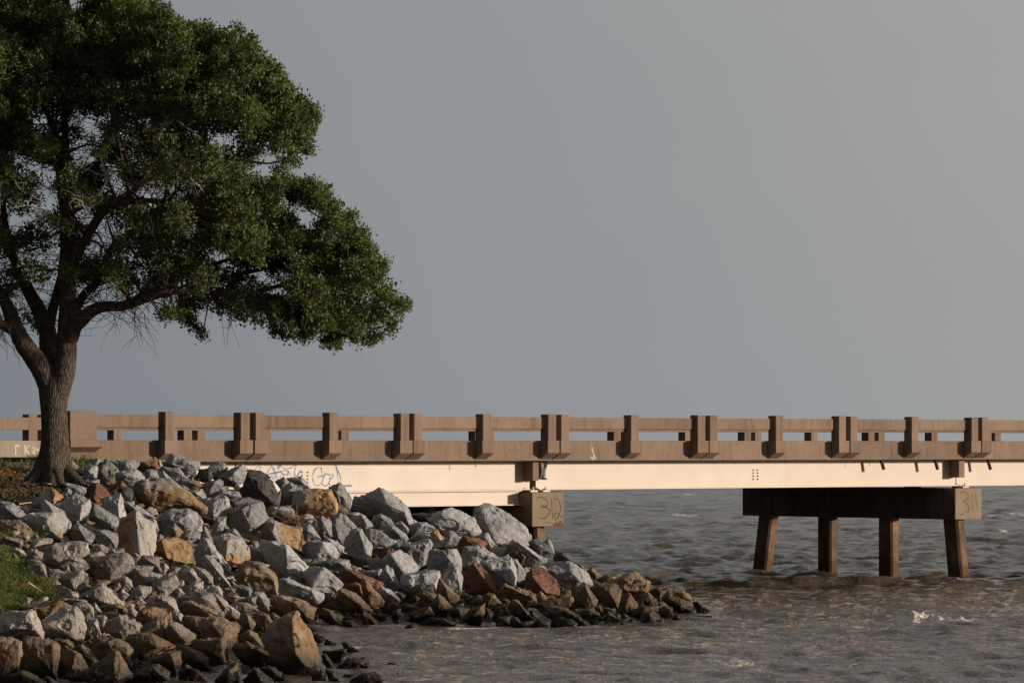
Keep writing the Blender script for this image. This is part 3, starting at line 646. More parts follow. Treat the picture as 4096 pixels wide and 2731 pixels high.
F g 1510,130 1750,90 1980,70 2030,90 2060,200 1930,200 1820,170 1740,150 1600,170 | 1750,110 1930,110
F g 1280,490 1300,330 1330,310 1500,370 1740,470 1750,540 1680,590 1400,530 | 1320,340 1600,440 ; low grey slab with a straight sloping top edge
F g 1200,480 1220,300 1350,280 1330,330 1290,490 | 1270,330
G b 240,920 310,770 350,750 480,800 620,920 715,980 710,1030 560,1010 400,980 | 340,780 590,960 450,830 ; tan slab tilted toward the water
G r 300,760 340,700 510,675 560,700 580,820 480,790 350,750 | 460,700 520,720
G b 70,1080 110,970 200,980 400,1090 390,1130 320,1160 200,1120 100,1100 | 200,1010 250,1100
G d 320,1200 380,1130 470,1120 600,1230 500,1250 340,1240 | 450,1150
G g 580,1070 600,1010 700,1080 775,1160 770,1210 600,1225 | 610,1060 700,1110 ; pale wet rock at the waterline under the red-brown stick
G b 920,1070 930,1020 990,1005 1070,1060 1010,1150 950,1130 | 1000,1040
G b 1100,1040 1140,1020 1370,950 1450,1090 1250,1130 1200,1140 | 1370,980 1200,1060 ; brown block with a flat sloping top near the waterline
G d 1240,1160 1390,1090 1550,1080 1690,1150 1680,1200 1400,1235 1280,1200 | 1540,1110 ; low dark wet slab at the water's edge
G b 1250,780 1310,765 1470,820 1480,900 1290,890 | 1400,830
G b 1400,910 1480,810 1540,850 1650,970 1590,1060 1470,1080 1420,1050 | 1500,900
G b 1600,1000 1700,960 1860,980 1760,1090 1620,1060 | 1720,1000
G b 1750,1100 1870,990 1990,930 2035,910 2000,1060 1970,1180 1860,1140 1780,1110 | 1900,1060 1980,960 ; cracked tan rock standing on two points above the water
G b 1650,950 1780,905 1780,960 1660,970 | 1740,930
G b 1840,920 1940,820 1990,830 2035,910 1990,940 1870,940 | 1960,860
G b 2010,1000 2050,970 2130,1030 2100,1100 2030,1120 | 2070,1020
G b 1990,830 2080,790 2130,810 2215,920 2180,940 2040,980 | 2110,830
C b 1720,1380 1830,1270 2050,1360 2180,1420 2180,1490 2100,1510 1900,1480 1800,1430 | 1830,1300 2150,1440 ; olive-brown slab at the foot of the big dark grey boulder
G b 860,950 920,900 1010,900 1040,960 940,1000 | 960,930
G b 1030,940 1100,920 1270,970 1180,1010 1060,1020 | 1150,960
G b 680,1050 740,1030 870,1060 850,1120 760,1120 | 800,1060
G p 1080,1210 1140,1150 1190,1160 1240,1230 1120,1245 | 1160,1180 ; small pinkish pointed stone alone at the waterline
G d 2140,1100 2220,1070 2352,1060 2352,1180 2160,1180 | 2240,1100
G d 2130,980 2300,900 2400,960 2350,1060 2170,1040 | 2280,960
G d 980,800 1030,780 1090,820 1080,850 | 1040,810
G g 1730,840 1780,790 1860,830 1840,870 | 1800,820
D g 185,200 280,170 420,155 470,230 490,350 440,360 280,230 260,260 | 280,230 430,200 ; grey flat-topped boulder in front of the pile under pier 312
D d 480,370 510,330 600,300 660,340 730,420 720,450 610,430 490,430 | 580,340 650,390 ; round black rock at the back of the point
D r 730,440 780,450 845,490 855,550 800,500 | 800,470
D g 390,460 430,425 600,440 730,470 870,570 950,710 800,760 600,770 540,680 420,540 | 430,540 700,560 790,650 720,500 ; big pale boulder with a grey front and lit right side, near the point
D b 870,550 910,500 950,500 1060,600 980,640 940,600 | 930,530 980,580
D b 980,640 1080,590 1200,565 1280,570 1200,640 1180,680 1050,690 | 1180,600
D b 1180,700 1200,640 1310,600 1440,555 1540,620 1605,670 1580,800 1400,810 1300,790 | 1310,620 1310,760 1540,640 ; large brown boulder with a squared orange-brown face, highest at the point
D b 930,740 1000,700 1110,690 1200,700 1270,770 1260,900 1230,970 1150,860 1000,820 | 1110,750 1200,880 ; brown rock with a bright right face and dark hollow beneath
D b 700,860 700,750 860,690 920,760 990,880 970,960 850,970 820,900 720,910 | 860,720 900,820 ; tan lumpy boulder in front of the big pale one
D b 150,950 300,900 690,840 700,890 660,970 420,970 300,980 | 680,860 300,930 ; long low tan beam of rock above the wet stones
D r 165,700 180,570 240,485 300,490 410,560 500,650 550,770 540,810 390,820 300,730 180,740 | 230,600 270,680 400,800 ; reddish-brown boulder left of the big pale boulder near the point
D r 1250,1030 1280,840 1380,800 1460,920 1465,970 1330,1050 | 1380,820 1330,960 ; reddish pointed rock under the large brown boulder
D g 1180,690 1190,650 1290,740 1300,770 1210,720 | 1240,710
D b 980,830 1050,870 1010,940 980,930 | 1010,880
D b 1480,830 1590,790 1700,870 1660,950 1500,940 | 1600,820
D b 1780,860 1840,760 2000,780 2070,830 2120,920 2160,1030 2040,1050 1900,990 | 1850,860 2010,810 1990,960 ; brown rugged rock second from the tip of the point
D g 2120,900 2180,895 2320,1010 2260,1050 2160,1010 | 2200,930 ; grey slab at the very tip of the point, sloping into the water
D d 1600,780 1680,740 1840,745 1850,840 1730,900 1700,850 | 1740,780
D d 1520,1140 1560,1020 1650,1005 1740,1080 1800,1150 1650,1165 | 1610,1040 1620,1130 ; dark wet rock with a shiny front, at the waterline below the reddish pointed rock
D d 1700,1020 1780,960 1880,960 1890,1080 1800,1130 | 1860,1000
D d 1870,1130 1900,1050 1960,1050 2000,1130 1920,1140 | 1940,1080
D d 2160,1120 2200,1070 2352,1060 2300,1120 | 2260,1080
D d 1400,1080 1500,960 1720,950 1700,1010 1560,1020 1500,1100 | 1560,980
D d 350,1050 470,970 620,980 760,1050 910,1180 750,1190 600,1090 450,1100 | 640,1010 800,1110 ; long dark slab arching down into the water
D g 950,960 1030,945 1100,1030 1070,1080 980,1020 | 1030,980
D d 700,1000 950,960 1050,1080 900,1110 750,1040 | 900,1000
D d 440,1200 470,1110 570,1080 700,1095 745,1140 740,1200 560,1215 | 690,1120 ; squat black wet rock at the waterline
D d 190,1190 290,1100 360,1100 440,1210 300,1215 | 330,1130
D b 0,870 60,880 160,990 240,1100 150,1110 0,1060 -60,960 | 80,920 180,1050
D d 0,1070 40,1080 90,1160 170,1210 0,1205 -40,1130 | 50,1120
D g 1070,1100 1130,1010 1210,1070 1320,1140 1100,1150 | 1130,1050
D p 1270,1050 1330,1035 1370,1085 1280,1100 | 1330,1060
D b 1060,970 1150,970 1240,1050 1210,1080 1120,1010 | 1170,1000
D d 2020,1140 2050,1090 2090,1110 2090,1140 | 2060,1110
D b 120,770 200,760 270,830 280,880 230,900 150,830 | 220,800
D b 270,850 330,770 400,830 410,880 300,890 | 340,820
D d 60,700 110,640 170,640 165,740 100,760 | 120,680
E p 330,190 390,130 470,110 520,150 550,290 450,300 360,240 | 480,150 ; upright triangular speckled rock standing in the grass
E p 540,230 600,195 690,185 780,235 700,260 570,280 | 640,220
E p 735,190 800,130 830,220 760,230 | 790,180
E p 690,300 820,235 960,205 1030,250 1000,290 880,430 850,430 800,320 700,330 | 820,310 940,240 ; tilted flat slab beside the green tufts
E p 810,110 870,110 1050,165 1000,200 880,220 815,225 | 860,150
E p 1045,110 1090,60 1270,60 1480,5 1560,50 1560,160 1440,220 1280,320 1150,290 1060,180 | 1110,90 1500,50 1300,250 ; broad speckled boulder with a shaded front, left of the ochre block
E p 1615,130 1680,30 1850,55 1880,150 1920,250 1780,240 1640,190 | 1700,60 1850,150 ; pale speckled boulder just left of and below the ochre block
E p 1450,240 1500,190 1600,150 1800,160 1760,230 1640,220 1560,300 | 1600,190
E p 1545,340 1620,210 1700,215 1940,260 1960,300 1750,340 1580,400 | 1640,240 1740,340
E p 1310,330 1400,290 1470,275 1540,320 1570,420 1450,440 1420,400 1330,350 | 1480,310
E b 1260,400 1400,340 1420,400 1350,460 1290,450 | 1390,380
E p 920,530 1180,370 1210,370 1300,480 1440,560 1460,620 1150,600 1050,560 | 1195,380 1260,590 1020,500 ; pyramid-shaped tan granite rock
E p 700,530 830,450 910,470 920,520 800,540 | 850,490
E p 910,450 950,380 1010,350 1070,400 1080,430 960,500 | 1000,400
E p 1370,490 1440,420 1520,490 1460,560 1390,520 | 1430,450
E p 1500,580 1530,470 1630,380 1770,400 1780,440 1690,540 1560,560 | 1640,420 1680,480
E p 1740,520 1800,360 1890,290 1990,230 2060,260 2100,360 2000,460 1890,480 1840,440 | 2060,280 1900,350 ; dark speckled boulder with a pale ridge
E p 1930,220 2020,160 2130,170 2080,220 2070,250 1980,260 | 2060,190
E p 2070,210 2250,175 2352,310 2320,330 2250,290 2110,270 | 2240,220
E p 2200,420 2280,330 2400,330 2390,420 2330,470 2220,460 | 2280,380
E p 2000,470 2030,410 2110,405 2180,490 2090,520 2020,510 | 2110,440
E p 1890,190 1930,110 1990,165 1930,240 | 1940,150
E p 1560,140 1570,60 1630,50 1620,130 | 1600,90
E b 150,660 220,640 590,560 690,540 830,640 640,690 480,800 440,690 350,660 | 680,580 400,640 560,740 ; long tan boulder below the grass
E p 350,600 480,530 550,510 580,540 470,590 | 510,550
E p 220,610 310,520 380,540 340,600 | 330,550
E p 700,540 890,530 1020,560 1000,600 850,590 | 950,560
E p 810,640 880,590 1010,580 1090,640 1100,770 1050,800 970,780 960,720 870,660 | 920,620 1070,650
E p 1080,600 1120,580 1210,710 1100,720 | 1120,640
E b 1150,640 1300,600 1420,590 1490,690 1460,720 1370,690 1200,660 | 1390,630
E p 0,720 130,690 360,665 420,700 470,830 495,1000 380,960 150,960 0,930 -80,820 | 330,710 200,890 420,900 ; large blocky granite boulder at the left edge with a brown-stained foot
E p 485,860 560,780 720,670 880,640 970,710 985,880 960,1050 860,1020 700,960 500,900 | 880,690 560,840 800,870 870,1000 ; large granite boulder with a grey top and brown lower half
E b -60,1050 0,1005 130,1010 250,1050 250,1200 200,1400 100,1460 0,1529 -60,1400 | 0,1040 220,1080 ; tall brown block at the lower left edge
E b 255,1100 280,1000 350,975 640,1050 690,1100 700,1180 660,1480 500,1440 260,1370 | 620,1080 630,1400 300,1050 ; upright rectangular brown slab with a rounded lit edge
E b 690,1200 740,1090 780,1080 880,1160 960,1200 1050,1370 950,1430 800,1460 690,1450 | 890,1180 850,1350
E b 620,1040 670,1010 800,1020 890,1090 980,1200 900,1150 740,1080 | 780,1050
E p 900,1090 960,1060 1070,1130 1070,1220 990,1200 | 960,1110
E b 990,1210 1100,1220 1220,1300 1130,1370 1060,1370 | 1080,1260
E b 800,1470 1000,1400 1240,1290 1350,1180 1390,1210 1530,1410 1520,1450 1400,1529 1200,1600 900,1560 | 1360,1240 1310,1330 1380,1500 ; tan wedge rising to the right at the bottom edge
E b 1075,1160 1090,1050 1130,970 1230,955 1330,1000 1500,1080 1560,1130 1550,1400 1400,1200 1220,1290 | 1490,1110 1520,1350 1200,1050 ; big dark brown boulder with a squared right end
E b 1440,1030 1530,960 1640,950 1780,970 2030,1070 2020,1090 1830,1200 1560,1240 1550,1130 | 1790,990 1860,1110 1640,1000 ; dark brown boulder pointing right, with a red stick against it
E p 1140,850 1180,750 1230,740 1290,810 1220,870 1200,940 1150,900 | 1220,790 ; small pale pink stone set against a grey boulder
E p 1240,870 1300,790 1400,720 1640,820 1640,950 1500,960 1430,1000 1250,930 | 1410,760 1440,940 1600,860 ; angular pale granite block with a bright right face
E p 990,850 1140,770 1160,870 1190,950 1080,990 1000,930 | 1110,830
E p 1190,740 1280,680 1370,690 1380,730 1290,780 | 1310,710
E b 1580,770 1700,640 1820,640 1890,660 2000,690 2000,800 1930,960 1830,790 1680,800 | 1680,690 1900,790 1950,760 ; tan boulder tapering downward to a point
E p 1700,620 1760,520 1880,485 2030,530 2080,640 2100,700 2000,680 1890,660 | 1850,520 1980,580
E b 1650,900 1730,820 1850,790 1900,880 1920,1000 1800,960 1660,950 | 1850,830
E p 1950,950 2000,800 2100,830 2310,960 2280,1020 2170,1090 1960,1010 | 2000,840 2180,1040
E p 1470,650 1550,630 1630,700 1590,760 1500,740 | 1560,680
E p 1550,590 1640,520 1720,590 1640,610 | 1650,550
E p 1560,640 1700,610 1690,650 1640,690 | 1640,640
E b 100,1450 260,1385 380,1410 500,1480 530,1529 500,1600 120,1600 | 260,1420 420,1500
E b 500,1470 550,1440 700,1529 690,1600 560,1600 | 580,1480
E b 1560,1250 1630,1240 1600,1400 1550,1410 | 1600,1290
E d 1430,1529 1650,1360 1830,1300 1980,1400 1940,1500 1700,1560 | 1800,1340 ; smooth black rock at the bottom edge
E b 1640,1360 1800,1260 1900,1290 1940,1350 1830,1310 | 1850,1290
E b 1780,1260 1900,1180 2000,1140 2140,1140 2140,1280 2070,1460 1980,1370 1900,1290 | 2000,1180 2050,1270
F g 0,690 60,700 110,750 90,850 0,820 -60,750 | 50,760
F p 160,160 210,140 340,190 430,280 440,370 360,380 290,290 | 300,200 400,300 ; rounded pinkish rock beside the tall thin slab
F b 760,330 765,120 830,75 1000,100 1170,220 1205,280 1190,500 900,440 750,350 | 790,215 1160,300 1000,150 ; rust-edged square block in the shade of the longest slab
F p 650,360 670,325 740,380 700,400 | 680,350
F g 700,390 780,375 860,400 910,440 880,510 780,500 | 880,450
F p 560,420 660,405 690,430 740,495 600,490 | 680,440
F p 380,440 420,380 500,390 560,450 560,520 440,490 | 500,420
F p 590,500 680,490 800,520 720,560 | 700,520
F p 700,560 880,505 960,500 940,620 870,600 | 900,540
F p 630,620 700,570 870,590 990,690 900,710 740,690 | 860,610 720,640 ; low pale pinkish rock with a rough bright top
F p 430,500 470,480 560,540 610,610 750,710 720,780 560,690 | 590,640 540,570 ; slim slab, grey above and brown at its lower end
F p 20,530 120,490 260,470 420,490 540,680 550,750 440,640 330,640 340,560 | 300,520 400,560
F b 30,640 100,590 190,560 500,680 530,750 330,770 120,700 | 190,590 440,700 ; orange-tan slab lying flat above the round tan boulder
F b 270,880 330,770 520,755 680,810 735,900 720,1040 620,1145 590,1120 440,1000 | 430,830 600,870 560,1000 ; round tan boulder with a furrowed face
F b 90,810 110,740 200,770 340,770 420,900 400,1010 300,980 240,920 | 330,800 280,900
F g 900,470 1040,465 1110,560 1100,680 1060,640 950,560 | 1000,500
F b 1120,570 1150,500 1440,535 1670,640 1630,790 1560,830 1420,740 1260,750 1160,650 | 1400,580 1540,630 1550,760 ; greenish-brown block with a pale grey top, above the tall triangular boulder
F b 720,790 840,705 940,830 900,920 800,890 | 850,720 880,850
F b 900,720 1000,690 1100,720 1165,820 1130,860 1060,920 930,900 | 1090,740
F p 1100,740 1160,700 1270,770 1170,810 | 1170,740
F b 1040,1080 1060,940 1160,840 1380,735 1420,730 1560,920 1640,1080 1690,1380 1450,1480 1330,1500 1200,1300 1060,1150 | 1385,760 1390,950 1420,1180 1530,1320 ; tallest triangular brown boulder, dark on its left side, in the foreground
F b 660,1140 700,1100 840,1050 960,1110 1190,1240 1190,1340 1050,1310 760,1260 | 900,1100 1120,1210 ; long brown boulder left of the tall triangular one
F b 200,1090 230,1040 560,990 590,1080 620,1290 530,1310 420,1170 | 540,1030 430,1150 580,1280
F d 0,1060 150,1100 400,1230 400,1370 300,1370 80,1330 | 200,1160 300,1260
F p 740,970 870,905 970,960 1040,1120 1010,1150 870,1050 750,1060 | 880,940
F p 670,800 720,800 780,890 730,900 | 720,830
F d 470,1500 600,1350 720,1330 745,1529 600,1600 | 640,1380
F d 630,1300 740,1280 780,1380 760,1490 700,1330 | 720,1320
F b 800,1500 930,1345 980,1360 1200,1529 1100,1600 900,1600 | 940,1370 1020,1510 ; purplish-brown wedge at the bottom edge
F d 1000,1350 1100,1330 1270,1420 1310,1529 1200,1500 1100,1440 | 1150,1380
F b 1630,1170 1720,1180 1690,1340 1650,1250 | 1690,1210
F d 1720,1200 1770,1170 1890,1360 1850,1370 1740,1300 | 1780,1230
F d 1730,1160 2010,1130 2000,1200 1930,1310 1850,1250 | 1990,1150
F b 1870,1390 2040,1230 2240,1220 2300,1370 2100,1400 1900,1440 | 2060,1270 2180,1290 ; wet glistening brown rock on the foreground spit
F d 1750,1080 1780,1010 1900,1060 1950,1110 1860,1140 | 1840,1040
F d 1610,960 1690,950 1760,1000 1740,1050 1640,1040 | 1700,980
F p 1930,1050 2010,1040 2150,1150 2220,1190 2120,1210 2000,1130 | 2040,1080
F d 1610,1450 1720,1370 1790,1440 1800,1529 1620,1529 | 1720,1420
F d 1770,1370 1860,1380 1960,1529 1820,1529 | 1850,1420
F b 1960,1480 2000,1420 2130,1420 2050,1500 | 2070,1440
F b 2060,1500 2200,1410 2352,1400 2450,1500 2300,1600 2080,1600 | 2250,1440
F d 2460,1330 2520,1280 2600,1290 2640,1330 2500,1350 | 2550,1300 ; small black rock alone at the tip of the foreground spit
F d 1640,1130 1670,1070 1730,1090 1740,1150 | 1700,1100
F d 1500,830 1600,840 1690,910 1560,920 | 1600,870
F b 350,1430 250,1370 180,1360 150,1500 200,1529 400,1529 | 260,1400
F b 40,1450 130,1310 200,1350 120,1529 60,1529 | 140,1350
A o 1570,460 1600,430 1720,410 1900,400 1990,410 2100,490 2250,600 2352,680 2410,740 2390,780 2250,740 2160,755 1990,750 1950,785 1780,740 1640,660 1600,590 1570,500 | 1660,460 1700,560 1800,690 2080,640 2330,710 ; long ochre-stained slab, the widest rock high in the pile
"""
CW = {'g': 'grey', 'p': 'pinkish-grey speckled', 'o': 'orange-stained', 'b': 'brown', 'r': 'rust-red', 'd': 'blackish'}
NM = {'g': 'granite', 'p': 'granite', 'o': 'granite', 'b': 'brown', 'r': 'red', 'd': 'dark'}
for ln in ROCK_DATA.strip().splitlines():
    body, _, lab = ln.partition(';')
    head, _, rid = body.partition('|')
    w = head.split(); t, col = w[0], w[1]; ox, oy = TILE[t]
    o = [(ox + a / TS, oy + b / TS) for a, b in pts(' '.join(w[2:]))]; r = [(ox + a / TS, oy + b / TS) for a, b in pts(rid)]
    us = [p[0] for p in o]; v_ = [p[1] for p in o]
    ROCKS.append(dict(col=col, o=o, r=r, lab=lab.strip(), x0=min(us), x1=max(us), y0=min(v_), y1=max(v_)))
STAIN = {'tall upright boulder, rusty': (0, -1, 0.0), 'long rounded boulder with an ochre right': (0, 1, 0.1), 'grey above and rust-stained below': (2, -1, 0.25), 'ochre right face, at': (0, 1, 0.15),
         'orange-stained lower corner': (2, -1, 0.35), 'large squared block with rust': (0, 1, -0.25), 'squarish ochre block': (0, 1, -0.9), 'long ochre-stained slab': (2, -1, -0.45), 'narrow pale rock with an orange top': (2, 1, 0.2)}
rk = random.Random(21)
for n, k in enumerate(ROCKS):
    w, h = k['x1'] - k['x0'], k['y1'] - k['y0']; uc, vc = (k['x0'] + k['x1']) / 2, (k['y0'] + k['y1']) / 2
    Y0 = ground_at(uc, min(k['y1'] - 0.10 * h, 2790)); size = math.sqrt(w * h) / F * Y0
    Yc = Y0 + 0.22 * size; P = []
    for (u, v) in k['o']:
        u, v = uc + (u - uc) * 1.07, vc + (v - vc) * 1.07
        P.append(px(u, v, Yc + rk.uniform(-0.10, 0.10) * size))
        P.append(px(uc + (u - uc) * 0.72, vc + (v - vc) * 0.72, Yc + rk.uniform(0.32, 0.5) * size))
    for (u, v) in k['r']: P.append(px(u, v, Yc - rk.uniform(0.34, 0.46) * size))
    P.append(px(uc, k['y1'] + 0.10 * h, Yc + 0.1 * size))
    lv = 4 if w * h > 9000 else 3
    V, T = roughen(P, size, lv, 13 * n + 1)
    c = V.mean(axis=0)
    st = 0.5 * np.ones(len(V))
    for key, (ax_, sg_, off_) in STAIN.items():
        if key in k['lab']:
            q_ = V[:, ax_] - (V[:, ax_].max() + V[:, ax_].min()) / 2; q_ = sg_ * q_ / (np.abs(q_).max() + 1e-6)
            st = np.clip(0.5 + 1.1 * (q_ - off_), 0, 1)
    o = mesh_np('boulder' if size > 0.42 else 'rock', V - c, T, MAT[k['col']]); o.location = c
    if k['col'] == 'o':
        at = o.data.attributes.new('stain', 'FLOAT', 'POINT'); at.data.foreach_set('value', st.astype(np.float32))
    k['obj'] = o; k['size'] = size; k['c'] = (uc, vc); k['ar'] = w / h
# labels: the described rocks are landmarks, the others say where they lie next to one
AN = [k for k in ROCKS if k['lab']]
for k in AN: tag(k['obj'], k['lab'], 'rock', 'boulders of the riprap bank')
DIRS = ['just right of', 'below and right of', 'just below', 'below and left of', 'just left of', 'above and left of', 'just above', 'above and right of']
def short(lab):
    s = lab.split(',')[0].split(' with ')[0]
    w = s.split(); return 'the ' + ' '.join(w[:9])
SH = {}
for k in AN:
    s = short(k['lab'])
    if s in SH.values(): s = 'the ' + ' '.join(k['lab'].replace(',', '').split()[:9])
    SH[id(k)] = s
used = set()
for k in sorted((k for k in ROCKS if not k['lab']), key=lambda k: -k['size']):
    cand = []
    for a in AN:
        dx, dy = k['c'][0] - a['c'][0], k['c'][1] - a['c'][1]
        cand.append((math.hypot(dx, dy) / (1 + 0.3 * math.sqrt(a['size'])), a, DIRS[int(round(math.degrees(math.atan2(dy, dx)) / 45)) % 8]))
    cand.sort(key=lambda c: c[0])
    sz = 'large' if k['size'] > 0.85 else 'medium' if k['size'] > 0.5 else 'small'
    shp = 'flat' if k['ar'] > 1.9 else 'upright' if k['ar'] < 0.85 else 'angular'
    for _, a, d in cand:
        if (id(a), d) in used: continue
        used.add((id(a), d)); break
    txt = f"{sz} {CW[k['col']]} {shp} rock {d} {SH[id(a)]}".split()
    tag(k['obj'], ' '.join(txt[:16]), 'rock', 'boulders of the riprap bank')

# small rubble filling the gaps: too much to count, one object
POLY = [(190,1045),(480,1075),(700,1110),(940,1170),(1200,1240),(1370,1295),(1490,1345),(1600,1405),(1400,1432),(740,1440),(720,1475),(900,1528),(870,1566),(0,1566),(0,1400),(140,1385),(120,1310),(60,1255),(0,1245),(0,1165),(130,1125)]
def inside(x, y):
    r = False; n = len(POLY)
    for a in range(n):
        x0, y0 = POLY[a]; x1, y1 = POLY[(a + 1) % n]
        if (y0 > y) != (y1 > y) and x < (x1 - x0) * (y - y0) / (y1 - y0) + x0: r = not r
    return r
fill = {'granite_rubble': ([], [], 0, 'p'), 'brown_rubble': ([], [], 0, 'b')}
cnt = 0; rb = random.Random(5)
acc = {k: [[], [], 0] for k in fill}
while cnt < 900:
    x, y = rb.uniform(0, 1640), rb.uniform(1040, 1566)
    if not inside(x, y): continue
    u, v = x * DS, y * DS; Y = ground_at(u, v); s = rb.uniform(0.10, 0.22)
    X, _, z = px(u, v, Y); z = float(hgt(X, Y + 0.25)[0]) - 0.5 * s - 0.10
    P = nr.normal(0, 1, (11, 3)); P /= np.linalg.norm(P, axis=1)[:, None]; P *= s * np.array([1.2, 1.0, 0.8]); P = P + np.array([X, Y + 0.25, z])
    V, T = roughen(P, 2 * s, 2, cnt + 900)
    a = acc['brown_rubble' if z < 0.5 or rb.random() < 0.25 else 'granite_rubble']
    a[0].append(V); a[1].append(T + a[2]); a[2] += len(V); cnt += 1
for nm, a in acc.items():
    o = mesh_np(nm, np.concatenate(a[0]), np.concatenate(a[1]), MAT['p' if nm == 'granite_rubble' else 'b'])
    tag(o, 'broken ' + ('grey' if nm == 'granite_rubble' else 'brown') + ' rubble filling the gaps between the boulders', 'rubble', kind='stuff')
# ------------------------------------------------------------------ bridge (local x along the deck, y across it away from the viewer, z height above water)
AL = R(40.2); BO = Vector((13.76, 118.0, 0.0))
BD = Vector((math.cos(AL), math.sin(AL), 0)); BN = Vector((-math.sin(AL), math.cos(AL), 0))
bridge = empty('road_bridge', BO, AL)
tag(bridge, 'long brown concrete railed bridge on cream steel girders running out over the water', 'bridge')
JT = [-26.48, -21.36, -16.32, -10.89, -5.43, 0.0, 5.45, 10.9, 16.35, 21.8, 27.25]     # joints with a pair of posts
ST = [-29.0, -23.9, -18.83, -13.61, -8.14, -2.7, 2.72, 8.17, 13.6, 19.1, 24.5]         # single posts between
PW, T0, T1 = 0.285, -31.97, 30.0
def post(t, far=False):
    t += rng.uniform(-0.012, 0.012); e_ = rng.uniform(-0.010, 0.010)
    y0, y1 = (0.06, 0.38) if not far else (9.72, 10.04)
    p = box('railing_post', t - PW / 2, t + PW / 2, y0 + e_, y1 + e_, 4.10, 4.80 + e_ * 0.8, MAT['rail'], bridge, 0.022)
    bm = bmesh.new(); w = 0.205
    prof = [(0.0, 4.106), (0.0, 3.77), (0.335, 3.60), (0.335, 4.106)] if not far else [(10.1, 4.106), (10.1, 3.77), (9.765, 3.60), (9.765, 4.106)]
    add_prism(bm, prof, t - w, t + w, 0.015); bm_obj('pedestal', bm, MAT['rail'], p)
near_posts, far_posts = [], []
for t in JT: near_posts += [(t - 0.228), (t + 0.228)]
near_posts += ST
far_j = [t + 0.05 for t in JT] + [-31.6, -36.7]; far_s = ST + [-34.1]
for t in far_j: far_posts += [t - 0.228, t + 0.228]
far_posts += far_s + [-39.3, -41.9]
for t in near_posts: post(t)
for t in far_posts:
    if t < 20: post(t, True)
# end block of the near railing
p = box('end_post', T0, T0 + 0.80, 0.06, 0.62, 4.10, 4.81, MAT['rail'], bridge, 0.03)
bm = bmesh.new(); add_prism(bm, [(0.0, 4.106), (0.0, 3.93), (0.335, 3.80), (0.335, 4.106)], T0 - 0.02, T0 + 0.92, 0.015); bm_obj('pedestal', bm, MAT['rail'], p)
def rails(posts, y0, y1, lo, hi, far):
    ps = sorted(x for x in posts)
    prev = lo
    for t in ps + [hi]:
        a, b = prev, t - PW / 2 + 0.012
        if b - a > 0.02:
            bm = bmesh.new(); s = 1 if not far else -1; ya, yb = (y0, y1) if not far else (y1, y0)
            add_prism(bm, [(ya, 4.72), (ya, 4.425), (ya + s * 0.035, 4.385), (yb, 4.385), (yb, 4.72)], a, b, 0.014)
            bm_obj('rail', bm, MAT['rail'], bridge)
        prev = t + PW / 2 - 0.012
rails(near_posts, 0.215, 0.37, T0 + 0.79, T1, False)
rails([t for t in far_posts if t < 20], 9.73, 9.885, -46.0, 20.0, True)
# edge beams with a joint at every pair of posts
def beam(edges, y0, y1, mat):
    for a, b in zip(edges[:-1], edges[1:]):
        box('edge_beam', a + 0.008, b - 0.008, y0, y1, 3.56, 4.10, mat, bridge, 0.02)
beam([T0] + JT + [T1], 0.335, 0.64, MAT['rail'])
beam([-26.43] + [j + 0.05 for j in JT if j < 20 and j > -26] + [20.0], 9.46, 9.765, MAT['rail'])
box('approach_wall', -46.0, -26.45, 9.46, 9.765, 3.3, 4.10, MAT['far'], bridge, 0.02)
box('abutment', -33.2, -27.6, 0.9, 9.3, 0.5, 3.56, MAT['darkened'], bridge, 0.02)
bm = bmesh.new(); add_box(bm, T0 + 1, T1, 0.645, 9.455, 3.565, 3.66); bm_obj('deck', bm, MAT['asphalt'], bridge)
# girders
def ibeam(name, t0, t1, y, zb, zt, mat, fl=0.15):
    bm = bmesh.new()
    add_box(bm, t0, t1, y, y + 0.03, zb + 0.03, zt - 0.03)
    add_box(bm, t0, t1, y - fl, y + fl, zb, zb + 0.029); add_box(bm, t0, t1, y - fl, y + fl, zt - 0.029, zt)
    return bm_obj(name, bm, mat, bridge)
YG = 1.06
girders = []
for k, y in enumerate((YG, 3.0, 5.0, 7.0, 8.95)):
    girders.append(ibeam('girder', -27.6, -16.50, y, 2.78, 3.557, MAT['girder']))
    girders.append(ibeam('girder', -16.28, 0.02, y, 2.78, 3.557, MAT['girder']))
    girders.append(ibeam('girder', 0.06, T1, y, 2.78, 3.557, MAT['girder']))
lb = ibeam('lower_beam', -27.6, -16.88, YG, 2.37, 2.776, MAT['girder'], 0.13)
def gpt(u, v, yl, off=0.0):
    """photo pixel -> local bridge point on the vertical plane y = yl"""
    k = (u - CU) / F
    t = (k * (BO.y + yl * math.cos(AL)) - BO.x + yl * math.sin(AL)) / (math.cos(AL) - k * math.sin(AL))
    Y = BO.y + t * math.sin(AL) + yl * math.cos(AL)
    return (t, yl - off, CZ - (v - HV) / F * Y)
def stroke(name, lines, yl, w, mat, parent, smooth=5):
    """painted strokes on the plane y = yl: thin ribbons lying 4 mm proud of it"""
    V, Q = [], []
    for L in lines:
        ww = w
        if isinstance(L, tuple): L, ww = L
        P = catmull([gpt(u, v, yl)[0::2] for u, v in L], smooth)
        T = np.gradient(P, axis=0); T /= np.linalg.norm(T, axis=1)[:, None] + 1e-9; N = np.c_[-T[:, 1], T[:, 0]]
        hw = (ww / 2) * (0.95 + 0.35 * np.sin(np.linspace(0, 9, len(P)) + len(V)) * np.sin(np.linspace(0, 17, len(P))))
        n = len(V)
        for a, nn, h_ in zip(P, N, hw):
            for s in (1, -1):
                b = a + s * nn * h_; V.append((b[0], yl - 0.004, b[1]))
        for j in range(len(P) - 1): Q.append((n + 2 * j, n + 2 * j + 1, n + 2 * j + 3, n + 2 * j + 2))
    return mesh_np(name, V, Q, mat, parent)
